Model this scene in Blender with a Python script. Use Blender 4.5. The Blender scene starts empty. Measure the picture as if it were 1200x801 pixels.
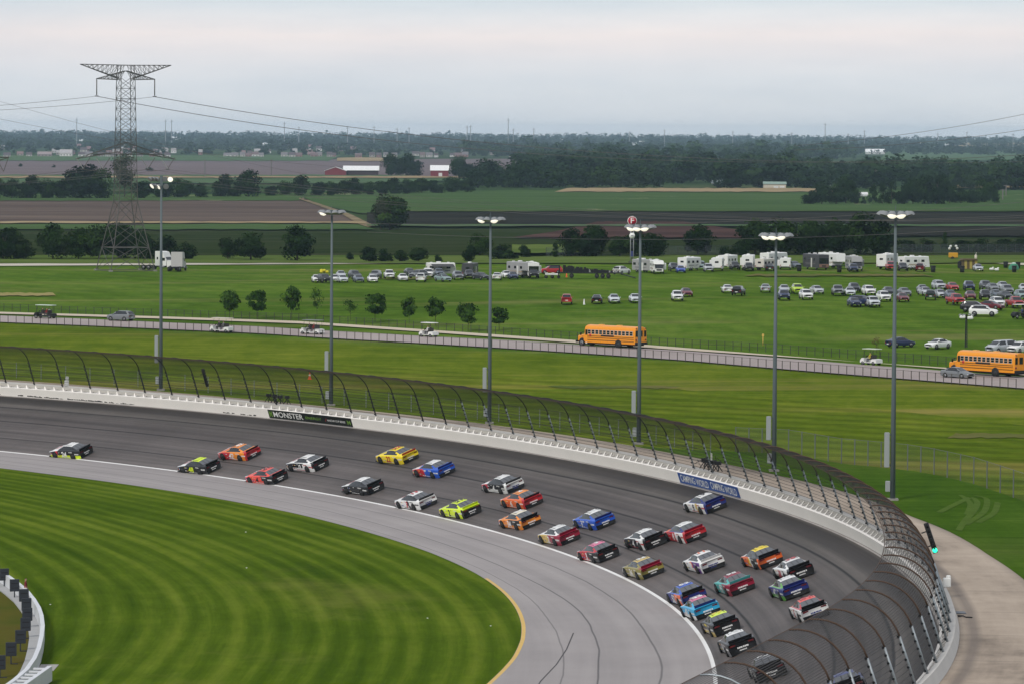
import bpy, math, random
import numpy as np
from mathutils import Matrix, Vector
random.seed(7); RNG=np.random.default_rng(7)
R=math.radians
scn=bpy.context.scene
FPX,YH,ROLL,HC=5001.7,157.44,0.006319,36.0
PITCH=np.arctan((400.5-YH)/FPX)
BW,BZ=14.4362,4.9413
_KN=[0,50,100,150,200,260,300.]; _KV=[.005632,.002588,.00407,.003169,.003984,.004253,.004382]
S0,S1=-90,400
_ds=0.5
def _curve():
    S=np.arange(0,S1+1e-6,_ds); k=np.interp(S,_KN,_KV)
    h=-.2508+np.cumsum(k)*_ds
    X=6.8489+np.cumsum(-np.sin(h))*_ds; Y=230+np.cumsum(np.cos(h))*_ds
    Sb=np.arange(_ds,-S0+1e-6,_ds); kb=np.interp(Sb,[0,12,90],[.0046,.0004,.0002])
    hb=h[0]-np.cumsum(kb)*_ds
    Xb=X[0]-np.cumsum(-np.sin(hb))*_ds; Yb=Y[0]-np.cumsum(np.cos(hb))*_ds
    return np.r_[-Sb[::-1],S],np.r_[Xb[::-1],X],np.r_[Yb[::-1],Y],np.r_[hb[::-1],h]
CS,CX,CY,CH=_curve()
def cpt(s,o=0.):
    x=np.interp(s,CS,CX);y=np.interp(s,CS,CY);h=np.interp(s,CS,CH)
    return x+o*np.cos(h),y+o*np.sin(h),h
def so(x,y):
    i=int(((CX-x)**2+(CY-y)**2).argmin())
    h=CH[i]; return CS[i]-(x-CX[i])*np.sin(h)*0+((x-CX[i])*-np.sin(h)+(y-CY[i])*np.cos(h)), (x-CX[i])*np.cos(h)+(y-CY[i])*np.sin(h)
def ss(a,b,v):
    t=min(1,max(0,(v-a)/(b-a))); return t*t*(3-2*t)
def lot(x,y): # outer terrain height
    d=y
    side=.35+.65*ss(-90,60,x)
    z=5.8+.5*ss(470,560,d+x*.35)+side*2.9*ss(610,720,d+x*.35)
    z-=(z-4.0)*ss(985,1350,d)
    r=np.hypot(x,y)
    z+=19*ss(7000,15000,r)
    return z
def ground(x,y):
    if y>620 or x>150 or x<-160 : return lot(x,y)
    s,o=so(x,y)
    if o<0: return 0.
    if o<BW: return o/BW*BZ
    if o<15.6: return 6.3
    return lot(x,y)
def ray(px,py):
    u=px-600;v=py-400.5;c,s=np.cos(ROLL),np.sin(ROLL)
    a=c*u+s*v;b=-s*u+c*v
    d=np.array([a,FPX*np.cos(PITCH)-b*np.sin(PITCH),-b*np.cos(PITCH)-FPX*np.sin(PITCH)])
    return d/FPX
def onz(px,py,z):
    d=ray(px,py);t=(z-HC)/d[2];return d*t+np.array([0,0,HC])
def hit(px,py):
    d=ray(px,py)
    if d[2]>=-1e-5: d[2]=-1e-5
    t=180.
    p=None
    while t<30000:
        st=max(.5,t*.004)
        q=d*(t+st)
        if HC+q[2]<ground(q[0],q[1]):
            lo,hi=t,t+st
            for _ in range(12):
                m=(lo+hi)/2;q=d*m
                if HC+q[2]<ground(q[0],q[1]):hi=m
                else:lo=m
            q=d*hi;return np.array([q[0],q[1],HC+q[2]])
        t+=st
    q=d*t;return np.array([q[0],q[1],HC+q[2]])
def proj(x,y,z):
    z=z-HC;c,s=np.cos(PITCH),np.sin(PITCH)
    f=y*c-z*s; up=y*s+z*c
    a=x/f*FPX;b=-up/f*FPX; cr,sr=np.cos(ROLL),np.sin(ROLL)
    return 600+cr*a-sr*b,400.5+sr*a+cr*b

# ---------------------------------------------------------------- camera, world, sun
cam=bpy.data.objects.new('camera',bpy.data.cameras.new('camera')); scn.collection.objects.link(cam)
cam.data.sensor_width=36; cam.data.lens=FPX/1200*36; cam.data.clip_end=60000; cam.data.clip_start=1
_f=ray(600,400.5); _r=ray(700,400.5)-_f
_f=Vector(_f).normalized(); _r=Vector(_r).normalized(); _u=_r.cross(_f).normalized()
cam.matrix_world=Matrix(((_r.x,_u.x,-_f.x,0),(_r.y,_u.y,-_f.y,0),(_r.z,_u.z,-_f.z,HC),(0,0,0,1)))
scn.camera=cam
SUN_EL,SUN_AZ=R(40),R(212)   # azimuth clockwise from +Y
w=bpy.data.worlds.new('World'); scn.world=w; w.use_nodes=True
nt=w.node_tree; N=nt.nodes; L=nt.links; N.clear()
out=N.new('ShaderNodeOutputWorld'); bg=N.new('ShaderNodeBackground'); bg.inputs['Strength'].default_value=.1
sky=N.new('ShaderNodeTexSky'); sky.sky_type='NISHITA'; sky.sun_disc=False; sky.sun_elevation=SUN_EL; sky.sun_rotation=SUN_AZ; sky.air_density=1.2; sky.dust_density=2.5
tc=N.new('ShaderNodeTexCoord'); mp=N.new('ShaderNodeMapping'); mp.inputs['Scale'].default_value=(3.5,3.5,38)
nz=N.new('ShaderNodeTexNoise'); nz.inputs['Scale'].default_value=1.1; nz.inputs['Detail'].default_value=5; nz.inputs['Roughness'].default_value=.55
cr=N.new('ShaderNodeValToRGB')
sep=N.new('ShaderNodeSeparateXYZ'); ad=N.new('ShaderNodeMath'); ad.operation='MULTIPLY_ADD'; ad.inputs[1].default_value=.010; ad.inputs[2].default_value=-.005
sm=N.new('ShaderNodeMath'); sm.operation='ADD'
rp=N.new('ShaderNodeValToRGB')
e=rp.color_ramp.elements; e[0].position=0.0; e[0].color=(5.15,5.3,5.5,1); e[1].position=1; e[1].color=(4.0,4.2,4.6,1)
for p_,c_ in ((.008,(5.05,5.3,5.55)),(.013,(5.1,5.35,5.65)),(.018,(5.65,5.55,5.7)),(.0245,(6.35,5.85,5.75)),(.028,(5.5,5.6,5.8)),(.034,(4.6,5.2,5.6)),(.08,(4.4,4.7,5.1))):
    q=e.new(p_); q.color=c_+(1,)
mx=N.new('ShaderNodeMix'); mx.data_type='RGBA'; mx.inputs['Factor'].default_value=.93
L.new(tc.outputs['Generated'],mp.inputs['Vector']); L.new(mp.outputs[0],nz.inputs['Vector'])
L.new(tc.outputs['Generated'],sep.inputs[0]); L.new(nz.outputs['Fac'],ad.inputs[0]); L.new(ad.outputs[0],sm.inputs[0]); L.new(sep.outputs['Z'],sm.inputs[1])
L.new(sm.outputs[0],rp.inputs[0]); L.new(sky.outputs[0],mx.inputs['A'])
mp2=N.new('ShaderNodeMapping'); mp2.inputs['Scale'].default_value=(14,14,85); mp2.inputs['Rotation'].default_value=(0,.012,0); n2=N.new('ShaderNodeTexNoise'); n2.inputs['Scale'].default_value=1.; n2.inputs['Detail'].default_value=6; n2.inputs['Roughness'].default_value=.6
c2=N.new('ShaderNodeValToRGB'); c2.color_ramp.elements[0].position=.32; c2.color_ramp.elements[0].color=(.93,.945,.965,1); c2.color_ramp.elements[1].position=.70; c2.color_ramp.elements[1].color=(1.075,1.055,1.04,1)
m2=N.new('ShaderNodeMix'); m2.data_type='RGBA'; m2.blend_type='MULTIPLY'; m2.inputs['Factor'].default_value=1
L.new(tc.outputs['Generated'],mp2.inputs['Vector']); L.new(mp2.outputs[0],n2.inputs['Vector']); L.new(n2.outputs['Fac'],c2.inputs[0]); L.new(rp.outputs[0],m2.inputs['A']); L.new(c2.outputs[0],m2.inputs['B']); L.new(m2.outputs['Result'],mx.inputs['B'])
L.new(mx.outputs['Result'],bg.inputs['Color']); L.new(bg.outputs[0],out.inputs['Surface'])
sd=bpy.data.lights.new('sun','SUN'); sd.energy=1.5; sd.angle=R(10); sd.color=(1,.96,.9)
so_=bpy.data.objects.new('sun',sd); scn.collection.objects.link(so_)
_sv=Vector((math.sin(SUN_AZ)*math.cos(SUN_EL),math.cos(SUN_AZ)*math.cos(SUN_EL),math.sin(SUN_EL)))
so_.rotation_euler=_sv.to_track_quat('Z','Y').to_euler()
vs=scn.view_settings; scn.display_settings.display_device='sRGB'; vs.view_transform='Standard'; vs.look='None'; vs.exposure=0.58; vs.gamma=1; vs.use_curve_mapping=False
scn.cycles.volume_bounces=1; scn.cycles.max_bounces=8; scn.cycles.transparent_max_bounces=24

# ---------------------------------------------------------------- helpers
def tag(o,label=None,cat=None,group=None,kind=None):
    if label: o['label']=label
    if cat: o['category']=cat
    if group: o['group']=group
    if kind: o['kind']=kind
    return o
def link(o,parent=None):
    scn.collection.objects.link(o)
    if parent is not None: o.parent=parent
    return o
def empty(name,loc=(0,0,0),rz=0):
    o=bpy.data.objects.new(name,None); o.location=loc; o.rotation_euler=(0,0,rz); o.empty_display_size=.5
    return link(o)
def copy_tree(o,parent=None):
    c=o.copy(); link(c)
    if parent is not None: c.parent=parent
    for ch in o.children: copy_tree(ch,c)
    return c
_MC={}
def lin(c): return tuple((x/255/12.92 if x/255<=.04045 else ((x/255+.055)/1.055)**2.4) for x in c)
def mat(name,rgb,rough=.6,metal=0,var=.0,vscale=3.,coat=0,emit=None,estr=1,spec=.25,alpha=None,bump=0,graze=None):
    k=(name,rgb,rough,metal,var,vscale,coat,emit,estr,alpha,bump)
    if k in _MC: return _MC[k]
    m=bpy.data.materials.new(name); m.use_nodes=True; t=m.node_tree; b=t.nodes['Principled BSDF']
    b.inputs['Roughness'].default_value=rough; b.inputs['Metallic'].default_value=metal
    b.inputs['Coat Weight'].default_value=coat; b.inputs['Specular IOR Level'].default_value=spec
    b.inputs['Base Color'].default_value=tuple(rgb)+(1,)
    if var>0 or bump>0:
        c=t.nodes.new('ShaderNodeTexCoord'); n=t.nodes.new('ShaderNodeTexNoise'); n.inputs['Scale'].default_value=vscale; n.inputs['Detail'].default_value=6
        t.links.new(c.outputs['Object'],n.inputs['Vector'])
        if var>0:
            x=t.nodes.new('ShaderNodeMix'); x.data_type='RGBA'
            x.inputs['A'].default_value=tuple(max(0,v*(1-var)) for v in rgb)+(1,); x.inputs['B'].default_value=tuple(min(1,v*(1+var)) for v in rgb)+(1,)
            t.links.new(n.outputs['Fac'],x.inputs['Factor']); t.links.new(x.outputs['Result'],b.inputs['Base Color'])
        if bump>0:
            bu=t.nodes.new('ShaderNodeBump'); bu.inputs['Distance'].default_value=bump; t.links.new(n.outputs['Fac'],bu.inputs['Height']); t.links.new(bu.outputs[0],b.inputs['Normal'])
    if emit: b.inputs['Emission Color'].default_value=tuple(emit)+(1,); b.inputs['Emission Strength'].default_value=estr
    if alpha is not None:
        o=t.nodes['Material Output']; tr=t.nodes.new('ShaderNodeBsdfTransparent'); ms=t.nodes.new('ShaderNodeMixShader'); ms.inputs[0].default_value=alpha
        if graze:
            lw=t.nodes.new('ShaderNodeLayerWeight'); lw.inputs['Blend'].default_value=.5; mr=t.nodes.new('ShaderNodeMapRange'); mr.inputs['From Min'].default_value=.25; mr.inputs['To Min'].default_value=alpha; mr.inputs['To Max'].default_value=graze; t.links.new(lw.outputs['Facing'],mr.inputs['Value']); t.links.new(mr.outputs[0],ms.inputs[0])
        t.links.new(tr.outputs[0],ms.inputs[1]); t.links.new(b.outputs[0],ms.inputs[2]); t.links.new(ms.outputs[0],o.inputs['Surface'])
    _MC[k]=m; return m
class NG:
    """small shader graph helper"""
    def __init__(s,name,rough=.9,spec=.1):
        s.m=bpy.data.materials.new(name); s.m.use_nodes=True; s.t=s.m.node_tree; s.b=s.t.nodes['Principled BSDF']; s.b.inputs['Roughness'].default_value=rough; s.b.inputs['Specular IOR Level'].default_value=spec
        s.c=s.t.nodes.new('ShaderNodeTexCoord')
    def n(s,ty,**k):
        n=s.t.nodes.new(ty)
        for a,v in k.items(): setattr(n,a,v)
        return n
    def l(s,a,b): s.t.links.new(a,b)
    def noise(s,scale,src='Object',sc=1.,detail=5,rough=.55,loc=(0,0,0)):
        mp=s.n('ShaderNodeMapping'); mp.inputs['Scale'].default_value=scale; mp.inputs['Location'].default_value=loc; s.l(s.c.outputs[src],mp.inputs[0])
        n=s.n('ShaderNodeTexNoise'); n.inputs['Scale'].default_value=sc; n.inputs['Detail'].default_value=detail; n.inputs['Roughness'].default_value=rough; s.l(mp.outputs[0],n.inputs[0]); return n.outputs['Fac']
    def ramp(s,fac,stops):
        r=s.n('ShaderNodeValToRGB'); e=r.color_ramp.elements
        while len(e)<len(stops): e.new(.5)
        for i,(p,c) in enumerate(stops):
            e[i].position=p; e[i].color=(tuple(c) if len(c)==3 else (c[0],)*3)+(1,)
        s.l(fac,r.inputs[0]); return r.outputs[0]
    def mix(s,f,a,b,blend='MIX'):
        x=s.n('ShaderNodeMix',data_type='RGBA',blend_type=blend)
        for k,v in (('Factor',f),('A',a),('B',b)):
            i=x.inputs[k]
            if isinstance(v,(int,float)): i.default_value=v if k=='Factor' else (v,v,v,1)
            elif isinstance(v,tuple): i.default_value=v+(1,)
            else: s.l(v,i)
        return x.outputs['Result']
    def math(s,op,a,b=None,c=None):
        x=s.n('ShaderNodeMath',operation=op)
        for i,v in enumerate((a,b,c)):
            if v is None: continue
            if isinstance(v,(int,float)): x.inputs[i].default_value=v
            else: s.l(v,x.inputs[i])
        return x.outputs[0]
    def uv(s):
        q=s.n('ShaderNodeSeparateXYZ'); s.l(s.c.outputs['UV'],q.inputs[0]); return q.outputs['X'],q.outputs['Y']
    def obj(s):
        q=s.n('ShaderNodeSeparateXYZ'); s.l(s.c.outputs['Object'],q.inputs[0]); return q.outputs
    def done(s,col): s.l(col,s.b.inputs['Base Color']); return s.m
class MB:
    def __init__(s): s.v=[];s.f=[];s.m=[];s.ms=[];s.sm=[]
    def mi(s,m):
        if m not in s.ms: s.ms.append(m)
        return s.ms.index(m)
    def poly(s,pts,faces,m,smooth=False):
        b=len(s.v); s.v+= [tuple(p) for p in pts]; i=s.mi(m)
        for f in faces: s.f.append(tuple(b+k for k in f)); s.m.append(i); s.sm.append(smooth)
        return s
    def box(s,c,d,m,rot=None,taper=1.,tz=None):
        x,y,z=(k/2 for k in d); P=[]
        for sz in(-1,1):
            t=taper if sz>0 else 1
            for a,b in((-1,-1),(1,-1),(1,1),(-1,1)): P.append(Vector((a*x*t,b*y*t,sz*z)))
        if rot is not None: P=[rot@p for p in P]
        P=[p+Vector(c) for p in P]
        return s.poly(P,[(3,2,1,0),(4,5,6,7),(0,1,5,4),(1,2,6,5),(2,3,7,6),(3,0,4,7)],m)
    def bbox(s,c,d,m,b=.05,rot=None):   # box with chamfered edges (octagon section about every vertical edge + top bevel)
        x,y,z=(k/2 for k in d); P=[];F=[]
        rings=[(-z,b),(-z+b,0),(z-b,0),(z,b)]
        for zz,ins in rings:
            for sx,sy in ((1,-1),(1,1),(-1,1),(-1,-1)):
                X=x-ins; Y=y-ins
                if sx*sy<0: P+= [Vector((sx*(X-b),sy*Y,zz)),Vector((sx*X,sy*(Y-b),zz))]
                else: P+= [Vector((sx*X,sy*(Y-b),zz)),Vector((sx*(X-b),sy*Y,zz))]
        n=8
        for r in range(3):
            for k in range(n): F.append((r*n+k,r*n+(k+1)%n,(r+1)*n+(k+1)%n,(r+1)*n+k))
        F.append(tuple(range(n-1,-1,-1))); F.append(tuple(range(3*n,4*n)))
        if rot is not None: P=[rot@p for p in P]
        P=[p+Vector(c) for p in P]
        return s.poly(P,F,m)
    def tube(s,pts,r,m,n=6,caps=True,smooth=True):
        pts=[Vector(p) for p in pts]; rr=r if isinstance(r,(list,tuple)) else [r]*len(pts); P=[];F=[]
        for i,p in enumerate(pts):
            d=(pts[min(i+1,len(pts)-1)]-pts[max(i-1,0)])
            if d.length<1e-9: d=Vector((0,0,1))
            d.normalize(); a=Vector((0,0,1)) if abs(d.z)<.9 else Vector((1,0,0)); u=d.cross(a).normalized(); w_=d.cross(u)
            for k in range(n):
                t=2*math.pi*k/n; P.append(p+(u*math.cos(t)+w_*math.sin(t))*rr[i])
        for i in range(len(pts)-1):
            for k in range(n): F.append((i*n+k,i*n+(k+1)%n,(i+1)*n+(k+1)%n,(i+1)*n+k))
        if caps: F.append(tuple(range(n-1,-1,-1))); F.append(tuple((len(pts)-1)*n+k for k in range(n)))
        return s.poly(P,F,m,smooth and n>5)
    def disc(s,c,ax,r,wd,m,n=20,m2=None,r2=None):  # solid wheel-like cylinder along ax
        c=Vector(c); ax=Vector(ax).normalized(); s.tube([c-ax*wd/2,c+ax*wd/2],r,m,n)
        if m2: s.tube([c-ax*(wd/2+.006),c+ax*(wd/2+.006)],r2,m2,n)
        return s
    def lathe(s,prof,m,n=16,c=(0,0,0),rot=None):
        P=[];F=[];c=Vector(c)
        for r_,z in prof:
            for k in range(n):
                t=2*math.pi*k/n; p=Vector((r_*math.cos(t),r_*math.sin(t),z))
                if rot is not None: p=rot@p
                P.append(p+c)
        for i in range(len(prof)-1):
            for k in range(n): F.append((i*n+k,i*n+(k+1)%n,(i+1)*n+(k+1)%n,(i+1)*n+k))
        return s.poly(P,F,m,True)
    def extrude(s,prof,y0,y1,m):   # prof: list of (x,z) counterclockwise seen from -y
        n=len(prof); P=[(x,y0,z) for x,z in prof]+[(x,y1,z) for x,z in prof]
        return s.poly(P,[tuple(range(n)),tuple(range(2*n-1,n-1,-1))]+[((k+1)%n,k,n+k,n+(k+1)%n) for k in range(n)],m)
    def build(s,name,parent=None,loc=None):
        me=bpy.data.meshes.new(name); me.from_pydata(s.v,[],s.f)
        for m in s.ms: me.materials.append(m)
        me.polygons.foreach_set('material_index',s.m); me.polygons.foreach_set('use_smooth',s.sm); me.update()
        o=bpy.data.objects.new(name,me)
        if loc is not None: o.location=loc
        return link(o,parent)
def npmesh(name,V,F,mats,mi=None,col=None,smooth=False):
    """V (n,3), F (m,4) arrays"""
    me=bpy.data.meshes.new(name); k=F.shape[1]
    me.vertices.add(len(V)); me.vertices.foreach_set('co',V.astype(np.float32).ravel())
    me.loops.add(F.size); me.loops.foreach_set('vertex_index',F.astype(np.int32).ravel())
    me.polygons.add(len(F)); me.polygons.foreach_set('loop_start',np.arange(0,F.size,k,dtype=np.int32)); me.polygons.foreach_set('loop_total',np.full(len(F),k,dtype=np.int32))
    for m in mats: me.materials.append(m)
    if mi is not None: me.polygons.foreach_set('material_index',mi.astype(np.int32))
    me.polygons.foreach_set('use_smooth',np.full(len(F),smooth))
    if col is not None:
        a=me.color_attributes.new('tint','FLOAT_COLOR','POINT'); a.data.foreach_set('color',col.astype(np.float32).ravel())
    me.update(calc_edges=True); me.validate(); return me
def gridmesh(name,A,m,uv=None,parent=None,smooth=True):
    """A (r,c,3) array of points -> quad sheet, optional uv (r,c,2)"""
    r,c,_=A.shape; i=np.arange(r*c).reshape(r,c)
    F=np.stack([i[:-1,:-1],i[:-1,1:],i[1:,1:],i[1:,:-1]],-1).reshape(-1,4)
    me=npmesh(name,A.reshape(-1,3),F,[m],smooth=smooth)
    if uv is not None:
        l=me.uv_layers.new(name='uv'); U=uv.reshape(-1,2)[F.ravel()]; l.data.foreach_set('uv',U.astype(np.float32).ravel())
    return link(bpy.data.objects.new(name,me),parent)
def text_mesh(txt,size=1.,extrude=.01,res=2,shear=0.,xs=1.,bold=.010):
    cu=bpy.data.curves.new('t','FONT'); cu.body=txt; cu.size=size; cu.extrude=extrude; cu.align_x='CENTER'; cu.align_y='CENTER'; cu.resolution_u=res; cu.shear=shear; cu.offset=bold*size
    o=bpy.data.objects.new('t',cu); scn.collection.objects.link(o); dg=bpy.context.evaluated_depsgraph_get(); dg.update()
    me=bpy.data.meshes.new_from_object(o.evaluated_get(dg)); V=[tuple(v.co) for v in me.vertices]; F=[tuple(p.vertices) for p in me.polygons]
    bpy.data.objects.remove(o); bpy.data.curves.remove(cu); bpy.data.meshes.remove(me)
    return [(x*xs,y,z) for x,y,z in V],F
HAZE=3.7e-5
# ---------------------------------------------------------------- ground and track
def lotv(x,y):
    def s(a,b,v):
        t=np.clip((v-a)/(b-a),0,1); return t*t*(3-2*t)
    d=y; side=.35+.65*s(-90,60,x)
    z=5.8+.5*s(470,560,d+x*.35)+side*2.9*s(610,720,d+x*.35)
    z=z-(z-4.0)*s(985,1350,d)
    return z+19*s(7000,15000,np.hypot(x,y))
def grass_mat(name,pal,dry=(.13,.115,.035),scale=1.,mow=None,dryamt=.5):
    g=NG(name,1.,0.)
    a=g.noise((.012*scale,.012*scale,.01)); b=g.noise((.10*scale,.03*scale,.1),detail=8,rough=.7,loc=(5,3,0)); f=g.noise((1.3,1.3,1.3),detail=4,loc=(1,7,0))
    fn=g.noise((.30,.10,.2),detail=6,rough=.75,loc=(7,7,0)); k=g.math('ADD',g.math('ADD',g.math('MULTIPLY',a,.36),g.math('MULTIPLY',fn,.26)),g.math('ADD',g.math('MULTIPLY',b,.28),g.math('MULTIPLY',f,.10)))
    stk=g.noise((.03,.55,.3),detail=7,rough=.7,loc=(2,6,0)); k=g.math('ADD',g.math('MULTIPLY',k,.72),g.math('MULTIPLY',stk,.28))
    c=g.ramp(k,[(.40,pal[0]),(.5,pal[1]),(.61,pal[2])])
    d=g.noise((.004*scale,.03*scale,.02),detail=7,rough=.65,loc=(11,2,0))
    dm=g.ramp(d,[(.56,(0,0,0)),(.70,(dryamt,)*3)])
    c=g.mix(dm,c,dry)
    if mow:
        for ang,wd,amt in mow:
            o=g.obj(); q=g.math('ADD',g.math('MULTIPLY',o[0],math.cos(ang)/wd),g.math('MULTIPLY',o[1],math.sin(ang)/wd))
            wob=g.noise((.02,.02,.02),loc=(3,9,0)); q=g.math('ADD',q,g.math('MULTIPLY',wob,.8))
            sn=g.math('SINE',q); mm=g.math('MULTIPLY',g.math('MULTIPLY',sn,b),amt)
            c=g.mix(1.0,c,g.ramp(g.math('ADD',mm,.5),[(.2,(.72,.72,.72)),(.8,(1.25,1.25,1.25))]),'MULTIPLY')
    return g.done(c)
LAWN=grass_mat('lawn_grass',((.042,.074,.006),(.088,.128,.010),(.165,.190,.022)),dry=(.26,.20,.06),mow=[(R(50),1.1,.35)],dryamt=.6)
LOTG=grass_mat('meadow_grass',((.040,.085,.014),(.068,.135,.022),(.11,.18,.034)),dry=(.15,.15,.05),mow=[(R(35),1.3,.8)],dryamt=.35)
FARG=grass_mat('field_grass',((.030,.055,.02),(.045,.08,.028),(.075,.105,.04)),dry=(.14,.12,.06),scale=.5)
def ctr(a):  # object colours blended by distance: one sheet
    pass
def track_z(o):
    return np.where(o<0,0,np.clip(o,0,BW)/BW*BZ)
def strip(name,s_,o0,o1,zf,m,no=2,off=0.):
    """sheet following the curve; o0,o1 callables or numbers"""
    A=np.zeros((len(s_),no,3)); U=np.zeros((len(s_),no,2))
    for i,s in enumerate(s_):
        a=o0(s) if callable(o0) else o0; b=o1(s) if callable(o1) else o1
        for j in range(no):
            o=a+(b-a)*j/(no-1); x,y,_=cpt(s,o); A[i,j]=(x,y,zf(x,y,o)+off); U[i,j]=(s,o)
    return gridmesh(name,A[:,::-1],m,U[:,::-1])
APR_S=[-90,-20,0,20,30,48,56,63,74,84,96,107,121,140,183,210,238,280,400]; APR_O=[-34,-24,-20,-17.6,-16.6,-15,-14.3,-13.7,-13,-12.5,-12,-11.6,-11.2,-11,-11.3,-12.4,-13.4,-14,-14]
apr=lambda s:float(np.interp(s,APR_S,APR_O))
RO_S=[-90,62,77,95,106,128,150,213,236,260,296,400]; RO_O=[22,21.5,21.2,21.5,21.4,22.4,22.3,23.2,23.0,23.6,25.0,25.5]
rout=lambda s:float(np.interp(s,RO_S,RO_O))
SS=np.arange(-90,400.1,2.)
# infield grass with concentric mowing
g=NG('infield_grass',1.,0.); u,v=g.uv(); spk=g.noise((.8,.25,.5),detail=6,rough=.8,loc=(1,3,5))
wob=g.noise((.006,.05,1),'UV',detail=3); vv=g.math('ADD',v,g.math('MULTIPLY',wob,3.0))
s1=g.math('SINE',g.math('MULTIPLY',vv,2.9)); s2=g.math('SINE',g.math('MULTIPLY',vv,1.15)); s3=g.math('SINE',g.math('MULTIPLY',vv,.33))
st=g.math('ADD',g.math('MULTIPLY',s1,.36),g.math('ADD',g.math('MULTIPLY',s2,.22),g.math('MULTIPLY',s3,.20)))
br=g.noise((.03,.9,1),'UV',detail=6,rough=.7); pt=g.noise((.05,.05,.05),detail=6,rough=.65)
fac=g.math('ADD',g.math('ADD',g.math('MULTIPLY',st,.20),g.math('MULTIPLY',br,.55)),g.math('MULTIPLY',pt,.45))
c=g.ramp(fac,[(.26,(.030,.062,.004)),(.50,(.068,.110,.008)),(.78,(.140,.180,.020))])
c=g.mix(1.,c,g.ramp(spk,[(.36,(.90,)*3),(.64,(1.10,)*3)]),'MULTIPLY')
wr=g.noise((.03,.02,.03),detail=7,rough=.7,loc=(4,4,4)); c=g.mix(g.ramp(wr,[(.58,(0,0,0)),(.72,(.35,.35,.35))]),c,(.20,.19,.05))
INF=g.done(c)
o=strip('infield_grass',SS,lambda s:-150,lambda s:apr(s)+.05,lambda x,y,o:-.02,INF,30); tag(o,kind='structure')
# apron
g=NG('apron_concrete',.75,.3); u,v=g.uv()
n1=g.noise((.01,.25,1),'UV',detail=7,rough=.6); n2=g.noise((.08,.08,.08),detail=7,rough=.65); n3=g.noise((.004,.8,1),'UV',detail=4)
c=g.ramp(g.math('ADD',g.math('MULTIPLY',n1,.4),g.math('ADD',g.math('MULTIPLY',n2,.35),g.math('MULTIPLY',n3,.25))),[(.3,(.220,.200,.195)),(.5,(.295,.268,.260)),(.7,(.370,.338,.325))])
def vline(g,c,v,v0,hw,wa,ws,col=(.03,.028,.03),seed=0,amt=.8):
    w_=g.noise((ws,0,0),'UV',detail=4,loc=(seed*13.7,0,0)); d=g.math('ABSOLUTE',g.math('SUBTRACT',g.math('SUBTRACT',v,v0),g.math('MULTIPLY',g.math('SUBTRACT',w_,.5),wa)))
    k=g.n('ShaderNodeMapRange'); k.inputs['From Min'].default_value=hw*1.6; k.inputs['From Max'].default_value=hw*.4; g.l(d,k.inputs['Value'])
    k2=g.math('MULTIPLY',k.outputs[0],amt); return g.mix(k2,c,col)
c=vline(g,c,v,-3.6,.07,3.0,.012,seed=1,amt=.6); c=vline(g,c,v,-7.6,.06,2.0,.015,seed=2,amt=.7); c=vline(g,c,v,-10.2,.05,1.6,.02,seed=3,amt=.5)
o=strip('apron',SS,lambda s:apr(s),lambda s:0,lambda x,y,o:0.,g.done(c),6); tag(o,kind='structure')
# banked racing surface
g=NG('asphalt',.7,.35); u,v=g.uv()
n1=g.noise((.006,.55,1),'UV',detail=8,rough=.65); n2=g.noise((.06,.06,.06),detail=6,rough=.6); n3=g.noise((2,2,2),detail=3)
vr=g.n('ShaderNodeMapRange'); vr.inputs['From Max'].default_value=BW; g.l(v,vr.inputs['Value'])
base=g.ramp(vr.outputs[0],[(0,(.110,.095,.090)),(.22,(.092,.079,.075)),(.45,(.078,.067,.064)),(.62,(.066,.056,.053)),(.76,(.078,.068,.063)),(.82,(.092,.081,.073)),(.90,(.038,.032,.030)),(.965,(.030,.025,.023)),(1,(.080,.070,.062))])
k=g.math('ADD',g.math('MULTIPLY',n1,.6),g.math('ADD',g.math('MULTIPLY',n2,.3),g.math('MULTIPLY',n3,.1)))
c=g.mix(1.,base,g.ramp(k,[(.36,(.58,.58,.58)),(.5,(1,1,1)),(.64,(1.5,1.5,1.5))]),'MULTIPLY')
n5=g.noise((.012,1.6,1),'UV',detail=5,rough=.6,loc=(4,4,0)); c=g.mix(1.,c,g.ramp(n5,[(.35,(.8,.8,.8)),(.65,(1.2,1.2,1.2))]),'MULTIPLY')
for i,(v0,hw) in enumerate(((3.35,.085),(7.62,.10),(11.35,.10))): c=vline(g,c,v,v0,hw,.6,.02,seed=i+5,col=(.012,.010,.010),amt=1.)
o=strip('track',SS,0.,BW,lambda x,y,o:o/BW*BZ,g.done(c),12); tag(o,kind='structure')
WHITE=mat('line_paint',(.72,.71,.69),.6,var=.12,vscale=.4)
YEL=mat('yellow_paint',(.62,.40,.10),.6,var=.15,vscale=.5)
o=strip('inside_line',SS,-.12,.16,lambda x,y,o:max(0,o)/BW*BZ,WHITE,3,.006); tag(o,kind='structure')
o=strip('yellow_edge_line',np.arange(-90,118.1,2.),lambda s:apr(s)+.02,lambda s:apr(s)+.30,lambda x,y,o:0,YEL,2,.006); tag(o,kind='structure')
# white line along the foot of the wall
o=strip('wall_line',SS,BW-.22,BW-.06,lambda x,y,o:o/BW*BZ,mat('worn_line',(.30,.28,.27),.7,var=.5,vscale=.25),2,.008); tag(o,kind='structure')
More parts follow.
